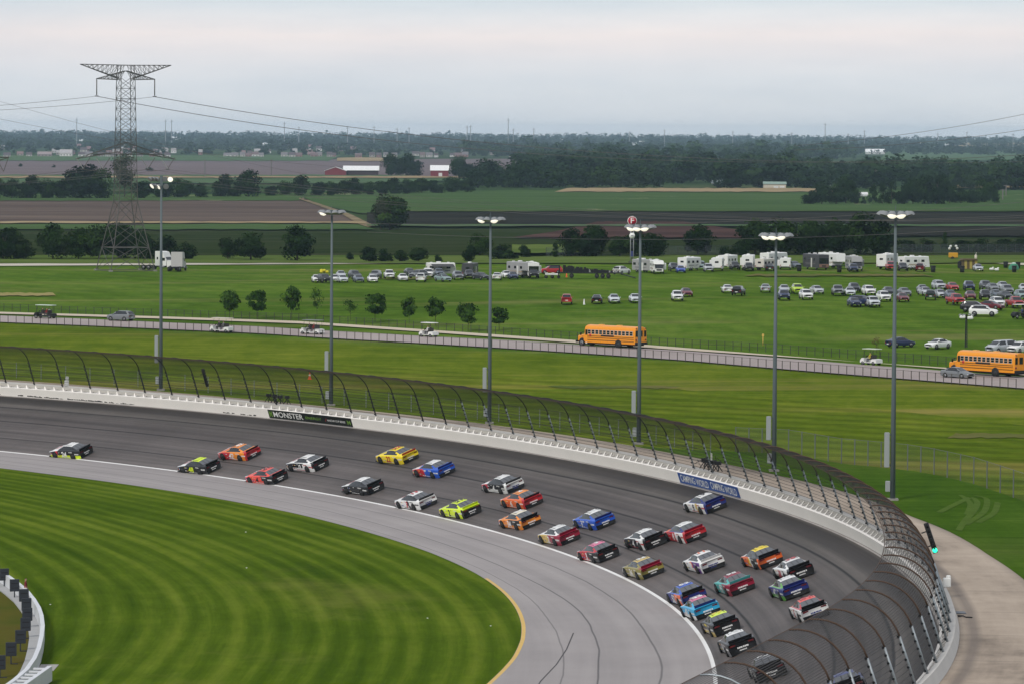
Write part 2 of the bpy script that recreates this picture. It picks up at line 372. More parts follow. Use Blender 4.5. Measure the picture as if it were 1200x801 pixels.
# service road
g=NG('service_road',.85,.2); u,v=g.uv()
n1=g.noise((.03,.22,1),'UV',detail=8,rough=.65); n2=g.noise((.05,.05,.05),detail=7,rough=.6,loc=(3,3,3)); n3=g.noise((.6,.6,.6),detail=5)
c=g.ramp(g.math('ADD',g.math('MULTIPLY',n1,.45),g.math('ADD',g.math('MULTIPLY',n2,.4),g.math('MULTIPLY',n3,.15))),[(.38,(.17,.135,.105)),(.48,(.34,.275,.215)),(.60,(.44,.36,.285))])
e1=g.noise((.04,0,0),'UV',detail=6,loc=(7,0,0)); 
joint=g.math('ABSOLUTE',g.math('SUBTRACT',g.math('FRACT',g.math('MULTIPLY',u,1/12.)),.5)); kj=g.n('ShaderNodeMapRange'); kj.inputs['From Min'].default_value=.008; kj.inputs['From Max'].default_value=.003; g.l(joint,kj.inputs['Value'])
c=g.mix(g.math('MULTIPLY',kj.outputs[0],.5),c,(.10,.085,.075))
c=vline(g,c,v,16.2,.35,.8,.03,seed=9,col=(.12,.10,.09),amt=.6); c=vline(g,c,v,21.6,.7,1.6,.05,seed=11,col=(.14,.12,.10),amt=.5)
o=strip('service_road',SS,15.2,lambda s:rout(s),lambda x,y,o:lot(x,y),g.done(c),5,.02); tag(o,kind='structure')
# lawn strip outside the service road, then the outer ground as one sheet to the horizon
def gcol(name):
    g=NG(name,1.,0.); o=g.obj()
    near=None
    return g
VS=[-90,50,116,127,134,142,148,155,166,170,175,180]
VO=[36,35,34.2,35.2,36,36.2,35.7,32.7,32.7,29.1,23.9,23]
MOWN=grass_mat('mown_verge',((.026,.064,.006),(.050,.100,.010),(.090,.140,.022)),dry=(.12,.13,.04),dryamt=.3)
o=strip('mown_verge',np.arange(-90,178.1,4.),lambda s:rout(s)-.2,lambda s:max(rout(s)+.1,float(np.interp(s,VS,VO))),lambda x,y,o:lot(x,y),MOWN,10,.04); tag(o,kind='structure')
TMK=mat('tyre_mark_on_grass',(.070,.115,.022),1.,spec=0.,var=.25,vscale=.8)
for arc in ([(850,420),(930,380),(985,355),(1012,380),(990,420),(955,455),(930,495)],[(1000,352),(1052,362),(1040,420),(960,470)],[(1092,380),(1080,425),(1010,462)],[(940,350),(985,385),(965,430)]):
    for dd in (-3.2,3.2):
        pts_=[onz(860+(x+dd)/3.53,480+(y+dd*.4)/3.53,5.9) for x,y in arc]; cu_=[]
        for i in range(len(pts_)-1):
            for t_ in np.linspace(0,1,6)[:-1]: cu_.append(pts_[i]*(1-t_)+pts_[i+1]*t_)
        cu_.append(pts_[-1]); cu_=np.array(cu_)
        for _ in range(3): cu_[1:-1]=(cu_[:-2]+2*cu_[1:-1]+cu_[2:])/4
        Q_=np.array([[(p[0]-.2,p[1],lot(p[0],p[1])+.09),(p[0]+.2,p[1],lot(p[0],p[1])+.07)] for p in cu_]); tag(gridmesh('tyre_marks',Q_,TMK),kind='structure')
lawnA=strip('lawn',SS,lambda s:rout(s)-.3,75.,lambda x,y,o:lot(x,y),LAWN,14,.0); tag(lawnA,kind='structure')
xs=np.r_[-21000,-12000,-7000,-4000,-2400,-1500,-900,-600,np.arange(-420,421,12),600,900,1500,2400,4000,7000,12000,21000]
ys=np.r_[-21000,-9000,-3000,-800,-200,np.arange(0,1000,9),np.arange(1000,1400,25),1500,1700,2000,2500,3200,4200,5500,np.arange(7000,15001,500),16000,18000,21000]
A=np.zeros((len(ys),len(xs),3))
for i,y in enumerate(ys):
    for j,x in enumerate(xs):
        z=lot(x,y)-.12
        if y<620 and abs(x)<=430:
            s,o_=so(x,y)
            if o_<26 or (s<=S0+2) : z=-1.5
            elif o_<75: z-=.25
        if y<160 and abs(x)<430: z=-1.5
        A[i,j]=(x,y,z)
# ground material: lawn near, meadow, then weedy far field colours
def merged():
    g=NG('ground_grass',1.,0.); X,Y,Z=g.obj()
    a=g.noise((.012,.012,.01)); b=g.noise((.10,.03,.1),detail=8,rough=.7,loc=(5,3,0)); f=g.noise((1.3,1.3,1.3),detail=4,loc=(1,7,0))
    fn=g.noise((.30,.10,.2),detail=6,rough=.75,loc=(7,7,0)); k=g.math('ADD',g.math('ADD',g.math('MULTIPLY',a,.36),g.math('MULTIPLY',fn,.26)),g.math('ADD',g.math('MULTIPLY',b,.28),g.math('MULTIPLY',f,.10)))
    stk=g.noise((.03,.55,.3),detail=7,rough=.7,loc=(2,6,0)); k=g.math('ADD',g.math('MULTIPLY',k,.72),g.math('MULTIPLY',stk,.28))
    near=g.ramp(k,[(.41,(.044,.078,.006)),(.5,(.088,.130,.010)),(.60,(.165,.190,.022))])
    mid=g.ramp(k,[(.39,(.036,.076,.008)),(.5,(.070,.130,.014)),(.62,(.140,.195,.034))])
    bl=g.noise((.0012,.004,.001),detail=8,rough=.65); far=g.ramp(bl,[(.38,(.018,.036,.016)),(.5,(.035,.065,.025)),(.6,(.06,.08,.035)),(.72,(.13,.125,.07))])
    d=g.noise((.004,.03,.02),detail=7,rough=.65,loc=(11,2,0)); near=g.mix(g.ramp(d,[(.53,(0,0,0)),(.66,(.75,.75,.75))]),near,(.26,.21,.065))
    yy=g.math('ADD',Y,g.math('MULTIPLY',X,1.0))
    r1=g.n('ShaderNodeMapRange'); r1.inputs['From Min'].default_value=578; r1.inputs['From Max'].default_value=590; g.l(yy,r1.inputs['Value'])
    yw=g.math('ADD',Y,g.math('MULTIPLY',g.noise((.02,.02,0),loc=(8,8,0)),30))
    r2=g.n('ShaderNodeMapRange'); r2.inputs['From Min'].default_value=985; r2.inputs['From Max'].default_value=1000; g.l(yw,r2.inputs['Value'])
    # mowing arcs on the lot
    q=g.math('ADD',g.math('MULTIPLY',X,.75),g.math('MULTIPLY',Y,.35)); q=g.math('ADD',q,g.math('MULTIPLY',g.noise((.01,.01,0)),16)); mw=g.math('SINE',q)
    mw=g.ramp(g.math('ADD',g.math('MULTIPLY',mw,.4),.5),[(.1,(.93,)*3),(.9,(1.07,)*3)]); 
    dd=g.noise((.01,.05,.02),detail=6,rough=.65,loc=(1,2,0)); mid=g.mix(g.ramp(dd,[(.52,(0,0,0)),(.68,(.6,)*3)]),mid,(.20,.19,.07))
    mid=g.mix(1.,mid,mw,'MULTIPLY')
    c=g.mix(r1.outputs[0],near,mid); c=g.mix(r2.outputs[0],c,far); return g.done(c)
GND=merged()
o=gridmesh('ground',A,GND,smooth=True); tag(o,kind='structure')
# roads given by pixel edges (far edge, near edge) unprojected on the terrain
def lane(name,far,near,m,off=.05,n=90,pad=2):
    fx=[p[0] for p in far]; fy=[p[1] for p in far]; nx=[p[0] for p in near]; ny=[p[1] for p in near]
    A=np.zeros((n,5,3)); t=np.linspace(-220,1420,n)
    for i,x in enumerate(t):
        def ex(X,Y):
            if x<X[0]: return Y[0]+(Y[1]-Y[0])/(X[1]-X[0])*(x-X[0])
            if x>X[-1]: return Y[-1]+(Y[-1]-Y[-2])/(X[-1]-X[-2])*(x-X[-1])
            return float(np.interp(x,X,Y))
        a=hit(x,ex(fx,fy)); b=hit(x,ex(nx,ny))
        for j in range(5):
            p=b+(a-b)*j/4; A[i,j]=(p[0],p[1],lot(p[0],p[1])+off)
    return tag(gridmesh(name,A[:,::-1],m),kind='structure')
g=NG('campus_asphalt',.85,.1); n1=g.noise((.02,.02,.02),detail=6); n2=g.noise((.8,.8,.8)); c=g.ramp(g.math('ADD',g.math('MULTIPLY',n1,.7),g.math('MULTIPLY',n2,.3)),[(.35,(.27,.225,.215)),(.65,(.37,.32,.30))]); ROADM=g.done(c)
GRAVEL=mat('pale_gravel',(.50,.43,.32),.95,var=.18,vscale=.15)
ROADF=[(0,370),(100,374),(200,378.5),(300,382.5),(400,388.5),(500,394),(600,399),(650,402),(700,405.5),(800,411),(920,420),(1000,426.5),(1100,434),(1200,441.5)]
ROADN=[(0,377.5),(100,381.5),(200,386),(300,390.5),(400,397),(500,402.5),(600,408.5),(700,415),(800,422),(920,432.5),(1000,439),(1100,447),(1200,455)]
lane('road',ROADF,ROADN,ROADM)
lane('gravel_path',[(0,365.8),(200,371.5),(350,376.5),(500,386.5),(650,397),(700,400.8),(760,404.2),(820,409)],[(0,368),(200,374),(350,379.2),(500,389.3),(650,400),(700,403.6),(760,407.5),(820,411.5)],GRAVEL)
lane('gravel_road',[(0,309.3),(300,307.6),(600,305.7),(900,303.5),(1060,303),(1130,302.5),(1200,304)],[(0,312),(300,310.2),(600,308.3),(900,306.2),(1060,305.3),(1130,306.5),(1200,311)],mat('gravel_road',(.48,.44,.36),.95,var=.12,vscale=.1))
# ---- fields beyond
def field(name,poly,m,off=.2,nx=28,nrow=14,rag=0.):
    """poly: list of (xl,xr,y) rows in the photograph, draped on the terrain"""
    ys_=[p[2] for p in poly]; A=np.zeros((nrow,nx,3))
    for i in range(nrow):
        y=np.interp(i/(nrow-1),np.linspace(0,1,len(ys_)),ys_); xl=np.interp(y,ys_,[p[0] for p in poly]) if ys_[0]<ys_[-1] else poly[0][0]; xr=np.interp(y,ys_,[p[1] for p in poly])
        for j in range(nx):
            x=xl+(xr-xl)*j/(nx-1)
            yy=y
            if i in (0,nrow-1) : yy+=rag*(random.random()-.5)
            p=hit(x,max(yy,163.5+ROLL*(x-600))); A[i,j]=(p[0],p[1],lot(p[0],p[1])+off)
    return tag(gridmesh(name,A[::-1],m),kind='structure')
def fmat(name,stops,sx=.004,sy=.02,fl=None):
    g=NG(name,1.,0.); a=g.noise((sx,sy,.01),detail=9,rough=.7); b=g.noise((.03,.1,.01),detail=6,rough=.7,loc=(2,2,2))
    k=g.math('ADD',g.math('MULTIPLY',a,.65),g.math('MULTIPLY',b,.35)); c=g.ramp(k,stops)
    if fl:
        n=g.noise((.01,.006,.01),detail=9,rough=.75,loc=(9,1,4)); c=g.mix(g.ramp(n,[(fl[1],(0,0,0)),(fl[1]+.04,(1,1,1))]),c,fl[0])
    return g.done(c)
CROP=fmat('green_crop',[(.35,(.035,.072,.024)),(.5,(.055,.098,.034)),(.68,(.085,.128,.050))],fl=((.26,.25,.15),.60))
BROWN=fmat('ploughed_soil',[(.35,(.065,.048,.043)),(.5,(.105,.080,.070)),(.66,(.16,.125,.10))])
DARK=fmat('dark_soil',[(.35,(.014,.016,.014)),(.5,(.024,.024,.021)),(.66,(.045,.046,.032))])
OLIVE=fmat('weedy_field',[(.35,(.012,.022,.008)),(.5,(.024,.038,.012)),(.60,(.044,.048,.026)),(.70,(.045,.085,.025))],sy=.035)
BANK=fmat('bank_stubble',[(.35,(.10,.085,.05)),(.5,(.20,.16,.10)),(.66,(.30,.24,.15))],sx=.05,sy=.05)
TAN=fmat('tan_stubble',[(.35,(.20,.16,.09)),(.5,(.29,.22,.13)),(.68,(.34,.28,.18))])
MAUVE=fmat('far_soil',[(.35,(.11,.09,.095)),(.5,(.15,.12,.125)),(.66,(.19,.16,.15))])
GRN2=fmat('far_green',[(.35,(.055,.10,.05)),(.5,(.075,.125,.06)),(.66,(.11,.15,.08))])
FARG_=fmat('margin_green',[(.35,(.03,.06,.02)),(.5,(.06,.10,.03)),(.66,(.12,.13,.05))])
REDD=fmat('red_earth',[(.35,(.035,.024,.022)),(.5,(.065,.036,.033)),(.66,(.13,.085,.07))])
RGRAS=fmat('roadside_grass',[(.35,(.055,.09,.02)),(.5,(.09,.13,.032)),(.66,(.13,.16,.05))])
_fld=field
def field(*a,**k):
    k.setdefault('rag',.9); k.setdefault('nx',42); return _fld(*a,**k)
field('roadside_grass',[(-90,1290,299.5),(-90,1290,309)],RGRAS,.12)
field('weedy_field',[(-90,1290,262),(-90,1290,300)],OLIVE,.16,nrow=24)
field('brown_field',[(-90,352,236),(-90,432,262),(-90,440,266)],BROWN,.5)
field('tan_bank',[(350,357,235),(400,410,253),(425,440,268)],BANK,.8,nx=6,rag=3)
field('green_strip',[(-90,420,264.5),(-90,440,271)],CROP,.6)
field('green_field',[(300,1290,224),(420,1290,251)],CROP,.4,nrow=20)
field('left_green_strip',[(-90,360,229),(-90,350,237)],CROP,.7)
field('dark_field',[(430,1290,250),(430,1290,266)],DARK,.55)
field('weed_strip',[(-90,425,262.5),(-90,430,264.5)],TAN,.9,nrow=4)
field('field_margin',[(430,1290,266),(430,1290,268)],GRN2,.9,nrow=4)
field('crop_margin',[(450,1290,248.5),(450,1290,250)],FARG_,.9,nrow=4)
field('earthworks',[(700,800,262),(650,880,274),(600,1000,281)],REDD,.7)
field('earthworks_right',[(1060,1290,268),(1040,1290,279)],DARK,.7)
field('tan_field',[(665,945,222),(650,1000,226.5)],TAN,.8)
field('green_verge',[(600,700,291),(600,700,301)],RGRAS,.9,nx=8)
field('barn_field',[(-90,470,206),(-90,560,212),(-90,420,216)],GRN2,.7)
field('barn_verge',[(-90,560,208.5),(-90,560,210.5)],TAN,1.2)
field('far_ploughed_field',[(-90,700,187),(-90,700,208)],MAUVE,.5)
field('far_green_field',[(-90,400,183),(-90,385,189.5)],GRN2,.9)
field('far_tan_field',[(395,450,186),(395,450,190)],TAN,1.1,nx=6)
field('distant_field',[(1040,1290,178),(1030,1290,189)],GRN2,1.0)
field('distant_field',[(1110,1290,168),(1110,1290,172.5)],TAN,1.5)
field('clearing',[(640,720,192),(650,730,200)],MAUVE,1.,nx=8)
field('clearing',[(790,870,196),(795,860,203)],GRN2,1.,nx=8)
field('verge_right',[(1110,1290,217.5),(1100,1290,222)],TAN,1.2,nx=10)
WORN=fmat('worn_grass',[(.35,(.06,.10,.02)),(.5,(.11,.12,.035)),(.66,(.17,.13,.06))],sx=.03,sy=.05)
field('worn_lane',[(885,1080,321.5),(870,1095,324)],WORN,.06,nrow=5,rag=1.2)
field('worn_lane',[(455,510,326),(450,500,327.5)],WORN,.06,nrow=4,nx=10)
field('dry_patch',[(-40,62,343.5),(-40,66,347)],fmat('dry_grass',[(.35,(.16,.17,.05)),(.5,(.28,.24,.10)),(.66,(.36,.30,.15))],sx=.05,sy=.05),.06,nrow=5,nx=20,rag=1.)
field('dry_patch',[(640,800,452),(660,790,455)],WORN,.06,nrow=5,nx=20,rag=1.5)
field('dry_patch',[(1120,1250,508),(1110,1260,513)],WORN,.06,nrow=5,nx=20,rag=2)
_A=[hit(1170,233.0+.0),hit(1260,236)]

# ---------------------------------------------------------------- outside wall
BETA=math.atan2(BZ,BW); CB,SB=math.cos(BETA),math.sin(BETA)
def wp(s,a,h):   # a along bank outward from track edge, h normal to bank
    x,y,_=cpt(s,BW+a*CB-h*SB); return (x,y,BZ+a*SB+h*CB)
WPT=mat('white_wall_paint',(.86,.82,.77),.55,var=.06,vscale=.3)
FOAM=mat('foam_grey',(.50,.48,.46),.8,var=.1,vscale=1)
CONC=mat('wall_concrete',(.60,.57,.53),.8,var=.12,vscale=.5)
DKG=mat('dark_gap',(.05,.05,.05),.9); GAP=mat('gap_grey',(.30,.29,.28),.9)
SW=np.arange(-60,360.1,1.6)
def wall_prof(name,prof,m,parent,s_=SW):
    A=np.array([[wp(s,a,h) for a,h in prof] for s in s_]); return gridmesh(name,A,m,parent=parent,smooth=False)
wall=tag(empty('barrier_wall',wp(120,0,0)),'long white energy absorbing wall round the outside of the banked turn','wall')
def rel(o): 
    o.matrix_parent_inverse=Matrix.Translation(-o.parent.location); return o
def P(o): return rel(o)
P(wall_prof('wall_face',[(-.02,-.05),(0,.0),(0,1.05),(.2,1.05),(.2,-.05)],WPT,wall))
P(wall_prof('concrete_wall',[(.72,0),(.72,1.30),(1.12,1.30),(1.12,-.3)],CONC,wall))
P(wall_prof('gap_floor',[(.2,.86),(.72,.92)],GAP,wall))
# foam blocks between the two walls: wedge shaped
def foam(s):
    b=MB(); q=[]
    for h in(.46,1.02,):
        for ds,a in ((-.52,.2),(.52,.2),(.30,.72),(-.30,.72)): q.append(wp(s+ds,a,h))
    top=[wp(s-.50,.2,1.0),wp(s-.2,.2,1.0),wp(s+.32,.72,1.16),wp(s+.18,.72,1.16)]
    b.poly(q,[(3,2,1,0),(4,5,6,7),(0,1,5,4),(1,2,6,5),(2,3,7,6),(3,0,4,7)],FOAM)
    b.poly(top+[(x,y,z+.05) for x,y,z in top],[(3,2,1,0),(4,5,6,7),(0,1,5,4),(1,2,6,5),(2,3,7,6),(3,0,4,7)],WPT)
    return b
ss_=[s for s in np.arange(-40,350,1.55)]
near_=[s for s in ss_ if 75<s<230]
for s in near_: P(foam(s).build('foam_block',wall))
rest=MB()
for s in ss_:
    if s not in near_:
        f=foam(s)
        for i,fc in enumerate(f.f): rest.poly([f.v[k] for k in fc],[tuple(range(len(fc)))],f.ms[f.m[i]])
tag(P(rest.build('foam_blocks',wall)),kind='stuff')
# scuffs on the wall foot
scf=mat('tyre_scuff',(.035,.033,.032),.8)
b=MB()
for s0,s1 in ((262,282),(285,289),(292,296),(240,246),(298,312)):
    n=int((s1-s0)*2.5)
    for i in range(n):
        s=s0+(s1-s0)*i/n; hh=.05+.14*random.random()
        if random.random()<.22: continue
        b.poly([wp(s,-.012,.06+.1*random.random()),wp(s+.55,-.012,.08),wp(s+.5,-.012,.08+hh),wp(s+.06,-.012,.1+hh*random.random())],[(0,1,2,3)],scf)
P(b.build('scuff_marks',wall))
# banners on the wall face
def find_s(px,o,z):
    best=min(np.arange(20,360,.5),key=lambda s:abs(proj(*cpt(s,o)[:2],z)[0]-px) + (1e3 if s<60 else 0)); return best
def banner(name,px0,px1,m,texts,label):
    sa=find_s(px1,BW,BZ+.4); sb=find_s(px0,BW,BZ+.4); n=30
    root=tag(empty(name,wp((sa+sb)/2,-.02,0)),label,'banner')
    A=np.array([[wp(s,-.035,h) for h in (.06,1.03)] for s in np.linspace(sb,sa,n)]); B=np.array([[wp(s,-.005,h) for h in (1.03,.06)] for s in np.linspace(sb,sa,n)])
    P(gridmesh('banner_sheet',np.concatenate([A,B],1),m,parent=root,smooth=False))
    for nm,txt,f0,f1,hc,ht,tm,sh in texts:   # fractions left to right
        V,F=text_mesh(txt,1.,.0,3,sh); xs_=[v[0] for v in V]; y_=[v[1] for v in V]; x0,x1=min(xs_),max(xs_); y0,y1=min(y_),max(y_)
        W_=[]
        for x,y,z in V:
            f=f0+(f1-f0)*(x-x0)/(x1-x0); W_.append(wp(sb+(sa-sb)*f,-.05,hc+ht*((y-y0)/(y1-y0)-.5)))
        b=MB(); b.poly(W_,F,tm); P(b.build(nm,root))
    return root,sa,sb
TW=mat('banner_white',(.75,.75,.73),.5); TG=mat('banner_green',(.16,.30,.05),.5)
_,sa,sb=banner('wall_banner',318,414.5,mat('banner_black',(.012,.014,.012),.4),[('lettering','MONSTER',.06,.41,.56,.62,TW,.0),('lettering','ENERGY',.44,.63,.54,.30,TG,0),('lettering','NASCAR CUP SERIES',.70,.92,.52,.22,TW,.15),('emblem','/',.675,.695,.52,.34,mat('banner_red',(.5,.04,.03),.5),.3),('emblem','M',.012,.045,.55,.7,TG,0),('emblem','M',.945,.985,.52,.5,TG,0)],'black wall banner reading MONSTER ENERGY NASCAR CUP SERIES')
banner('wall_banner',798,869,mat('banner_blue',(.02,.075,.30),.4),[('lettering','CAMPING',.035,.265,.57,.66,TW,0),('lettering','WORLD',.285,.485,.52,.66,TW,0),('lettering','CAMPING',.525,.745,.57,.66,TW,0),('lettering','WORLD',.765,.965,.52,.66,TW,0)],'blue wall banner reading CAMPING WORLD twice')

# ---------------------------------------------------------------- catch fence
GALV=mat('galvanised_post',(.30,.33,.35),.45,.5); BLK=mat('black_fence_steel',(.02,.02,.022),.5); RUST=mat('weathered_brown_steel',(.07,.042,.028),.7); CAB=mat('fence_cable',(.030,.025,.022),.6)
def fprof(k):   # k 0..1 along the post: (a,h) in the tilted frame
    L1=2.8; R_=2.85; ang=R(80)
    tot=L1+R_*ang; d=k*tot
    if d<L1: return (.80,1.28+d)
    t=(d-L1)/R_; return (.80-R_*(1-math.cos(t)),1.28+L1+R_*math.sin(t))
fence=tag(empty('catch_fence',wp(120,.8,1.28)),'tall curved steel catch fence with cables and mesh along the turn','fence')
K1=2.8/(2.8+2.85*R(80))
def fpost(s):
    b=MB(); near=s<135; mid=135<=s<150
    lower=GALV if s<200 else BLK; 
    low=[wp(s,*fprof(k)) for k in np.linspace(0,K1,3)]; up=[wp(s,*fprof(k)) for k in np.linspace(K1,1,9)]
    b.tube(low,.075,lower,6)
    b.tube(up,.055,(GALV if round(s)%17==3 and s<40 else RUST) if s<150 else BLK,6)
    for k in np.linspace(.03,K1,7): 
        a,h=fprof(k); p=Vector(wp(s,a,h)); q=Vector(wp(s,a-.14,h)); b.tube([p,q],.085,BLK,5)
    return b
POST=[]
s=-46.
while s<345: POST.append(s); s+=4.78
POST=[2.5+4.78*k for k in range(-10,71)]
for s in POST: P(fpost(s).build('fence_post',fence))
def cable(k,rad,s_=None):
    a,h=fprof(k); s_=np.arange(-46,341,2.39) if s_ is None else s_
    a-=.07*math.cos(0); return [wp(s,a,h) for s in s_]
for k in np.linspace(.05,K1,9):
    b=MB(); b.tube(cable(k,.014),.016,CAB,3,smooth=False); P(b.build('cable',fence))
for k in np.linspace(K1+.02,1,29):
    b=MB(); b.tube(cable(k,.012),.030 if k>.985 else .020,CAB if k<.985 else RUST,3,smooth=False); P(b.build('cable',fence))
MESH=mat('woven_wire_mesh',(.022,.022,.022),.9,alpha=.10,graze=.26)
MESH2=mat('fine_wire_mesh',(.028,.022,.020),.9,alpha=.10,graze=.30)
sM=np.arange(-46,341,2.39)
P(gridmesh('wire_mesh',np.array([[wp(s,fprof(k)[0]-.12,fprof(k)[1]) for k in np.linspace(0,K1,4)] for s in sM]),MESH,parent=fence))
P(gridmesh('overhang_mesh',np.array([[wp(s,fprof(k)[0]-.12,fprof(k)[1]) for k in np.linspace(K1,1,8)] for s in sM]),MESH2,parent=fence))
# ---------------------------------------------------------------- floodlight masts
MAST=mat('mast_grey',(.10,.125,.135),.6); BOXG=mat('cabinet_grey',(.27,.29,.29),.6); SHADE=mat('reflector_shell',(.22,.23,.24),.6); LITL=mat('lit_lens',(.9,.88,.8),.3,emit=(1,.93,.78),estr=.55); DIML=mat('unlit_lens',(.22,.23,.24),.2)
def mast(px,py,top,kind,boxy,label,lit):
    p=hit(px,py); D=math.hypot(p[0],p[1]); H=D*(py-top)/FPX
    r=tag(empty('floodlight_mast',p),label,'light mast','tall floodlight masts outside the turn')
    b=MB(); b.tube([(0,0,-.3),(0,0,H*.5),(0,0,H-.2)],[.23,.18,.11],MAST,10); b.build('pole',r)
    b=MB(); b.box((0,0,.05),(.9,.9,.3),mat('footing_grey',(.25,.24,.22),.9)); b.build('footing',r)
    z1=(py-boxy[1])*D/FPX; z0=(py-boxy[0])*D/FPX
    b=MB(); b.bbox((-.52,-.05,(z0+z1)/2),(.42,.45,z1-z0),BOXG,.04); b.box((-.27,0,z1-.2),(.2,.1,.1),MAST); b.box((-.27,0,z0+.2),(.2,.1,.1),MAST); b.build('cabinet',r)
    b=MB(); b.bbox((-.42,-.1,1.2),(.4,.35,.9),BOXG,.04); b.build('lower_cabinet',r)
    if kind=='ring':
        b=MB(); b.tube([(1.0*math.cos(t),1.0*math.sin(t),H-.1) for t in np.linspace(0,2*math.pi,17)],.05,MAST,5)
        for k in range(4): t=k*math.pi/2+.4; b.tube([(0,0,H-.1),(1.0*math.cos(t),1.0*math.sin(t),H-.1)],.05,MAST,5)
        b.box((0,0,H+.02),(1.5,.9,.12),MAST); b.tube([(0,0,H),(0,0,H+.55)],.03,MAST,4); b.build('head_frame',r)
        hs=[(1.22*math.cos(t),.95*math.sin(t),H-.32,t) for t in np.linspace(0,2*math.pi,11)[:-1]]
        for i,(x,y,z,t) in enumerate(hs):
            rot=Matrix.Rotation(R(16),3,Vector((-math.sin(t),math.cos(t),0)))*1.0; rot=Matrix.Rotation(-R(20),3,Vector((-math.sin(t),math.cos(t),0)))
            b=MB(); b.lathe([(.08,.42),(.2,.38),(.36,.2),(.42,0)],SHADE,12,(x,y,z),rot); h=b.build('floodlight',r)
            b=MB(); b.lathe([(0.001,-.20),(.22,-.17),(.36,-.06),(.40,.02)] if i in lit else [(0.001,.04),(.26,.04),(.40,.02)],LITL if i in lit else DIML,12,(x,y,z),rot); b.build('lens',h)
    else:
        b=MB(); b.box((0,0,H-.35),(.35,.3,1.2),MAST); b.tube([(-1.35,0,H-.1),(1.3,0,H-.1)],.05,MAST,5); b.tube([(-1.0,0,H-.95),(.6,0,H-.95)],.05,MAST,5); b.build('head_frame',r)
        i=0
        for x,z in ((-1.35,-.25),(-.95,-.22),(-.55,-.25),(.42,-.2),(1.05,-.2),(-1.1,-1.02),(-.72,-1.05),(-.35,-1.1),(.55,-1.05)):
            face=Vector((.1*x-.1,-1,-.5)) if x>0 else Vector((-.75,-.55,-.7)); rot=face.to_track_quat('-Z','Y').to_matrix()
            b=MB(); b.lathe([(.05,.36),(.18,.3),(.32,.14),(.35,0)],SHADE,12,(x,-.1,H+z),rot); h=b.build('floodlight',r)
            b=MB(); b.lathe([(0.001,-.02),(.32,.0)],LITL if i in lit else DIML,12,(x,-.1,H+z),rot); b.build('lens',h); i+=1
    return r
mast(188.5,457,209,'two',(425,393),'leftmost grey floodlight mast with two rows of lamps turned apart',(4,5,7))
mast(388,475,247,'ring',(436,411),'grey floodlight mast by the MONSTER ENERGY banner with mostly unlit lamps',(6,))
mast(573.5,496,255,'ring',(459,430),'grey floodlight mast standing above the plain white wall, third from the left',(6,8))
mast(748.5,520,264,'ring',(486,457),'grey floodlight mast whose head overlaps the round red sign',(6,7,8))
mast(907,552,274,'ring',(515,487),'grey floodlight mast just right of the CAMPING WORLD banner',(7,8,6))
mast(1046,586,249,'ring',(547,506),'rightmost grey floodlight mast on the lawn beside the chain link fence',(7,8))
# small four-lamp post in the parking meadow
p=hit(1132,407); r=tag(empty('lamp_post',p),'short dark lattice lamp post with four lamps in the parking meadow','lamp post')
H=math.hypot(p[0],p[1])*(407-369)/FPX
b=MB()
for dx,dy in((-.15,-.15),(.15,-.15),(0,.18)): b.tube([(dx,dy,0),(dx*.6,dy*.6,H)],.05,BLK,4)
for k in range(12): z=H*k/12; b.tube([(-.14,-.14,z),(.14,-.14,z+H/12)],.035,BLK,3); b.tube([(.14,-.14,z),(0,.16,z+H/12)],.035,BLK,3)
b.build('post',r)
for x in(-.85,-.4,.4,.85):
    b=MB(); b.lathe([(.05,.2),(.2,.15),(.24,0),(.02,-.03)],SHADE,10,(x,0,H-.1),Matrix.Rotation(R(-25 if x<0 else 25),3,'Y')); b.tube([(0,0,H),(x,0,H-.02)],.03,BLK,4); b.build('lamp',r)
# tall double-column sign with the round red letter plate
p=hit(740.5,308.5); r=tag(empty('lot_sign',p),'tall twin-post lot sign topped by a round red plate with white F','sign'); H=math.hypot(p[0],p[1])*(308.5-254)/FPX
STL=mat('sign_post_grey',(.35,.36,.38),.5,.3)
b=MB()
for x in(-.33,.33): b.tube([(x,0,0),(x,0,H-1.2)],.09,STL,6)
b.build('post',r); b=MB(); b.box((0,0,.15),(1.5,.8,.35),DKG); b.build('footing',r)
RED=mat('sign_red',(.42,.012,.04),.4); NAVY=mat('sign_navy',(.04,.05,.16),.5)
def plate(z,rad,m,name):
    b=MB(); b.disc((0,-.12,z),(0,1,0),rad*1.0,.10,TW,28); b.disc((0,-.18,z),(0,1,0),rad*.88,.06,m,28); o=b.build(name,r); return o
o=plate(H-.9,1.0,RED,'round_plate'); V,F=text_mesh('F',1.75,.02); b=MB(); b.poly([(x*1.1,-.24-z,y+H-.9) for x,y,z in V],F,TW); b.build('letter',o)
b=MB(); b.disc((0,-.12,H*.59),(0,1,0),.62,.1,TW,24); o=b.build('round_plate',r)
b=MB(); b.box((0,-.19,H*.59),(.5,.03,.16),mat('grey_mark',(.2,.2,.22),.5)); b.build('marking',o)
for i,(z0,z1) in enumerate(((.48,.54),(.39,.45),(.31,.37))): b=MB(); b.bbox((0,-.05,H*(z0+z1)/2),(.34,.06,H*(z1-z0)),mat('dark_letter_board',(.03,.03,.05),.5),.02); b.build('letter_board',r)
b=MB(); b.box((0,-.05,H*.2),(.5,.06,H*.12),NAVY); b.build('logo_board',r); b=MB(); b.box((0,-.05,H*.1),(.3,.06,H*.05),DKG); b.build('letter_board',r)

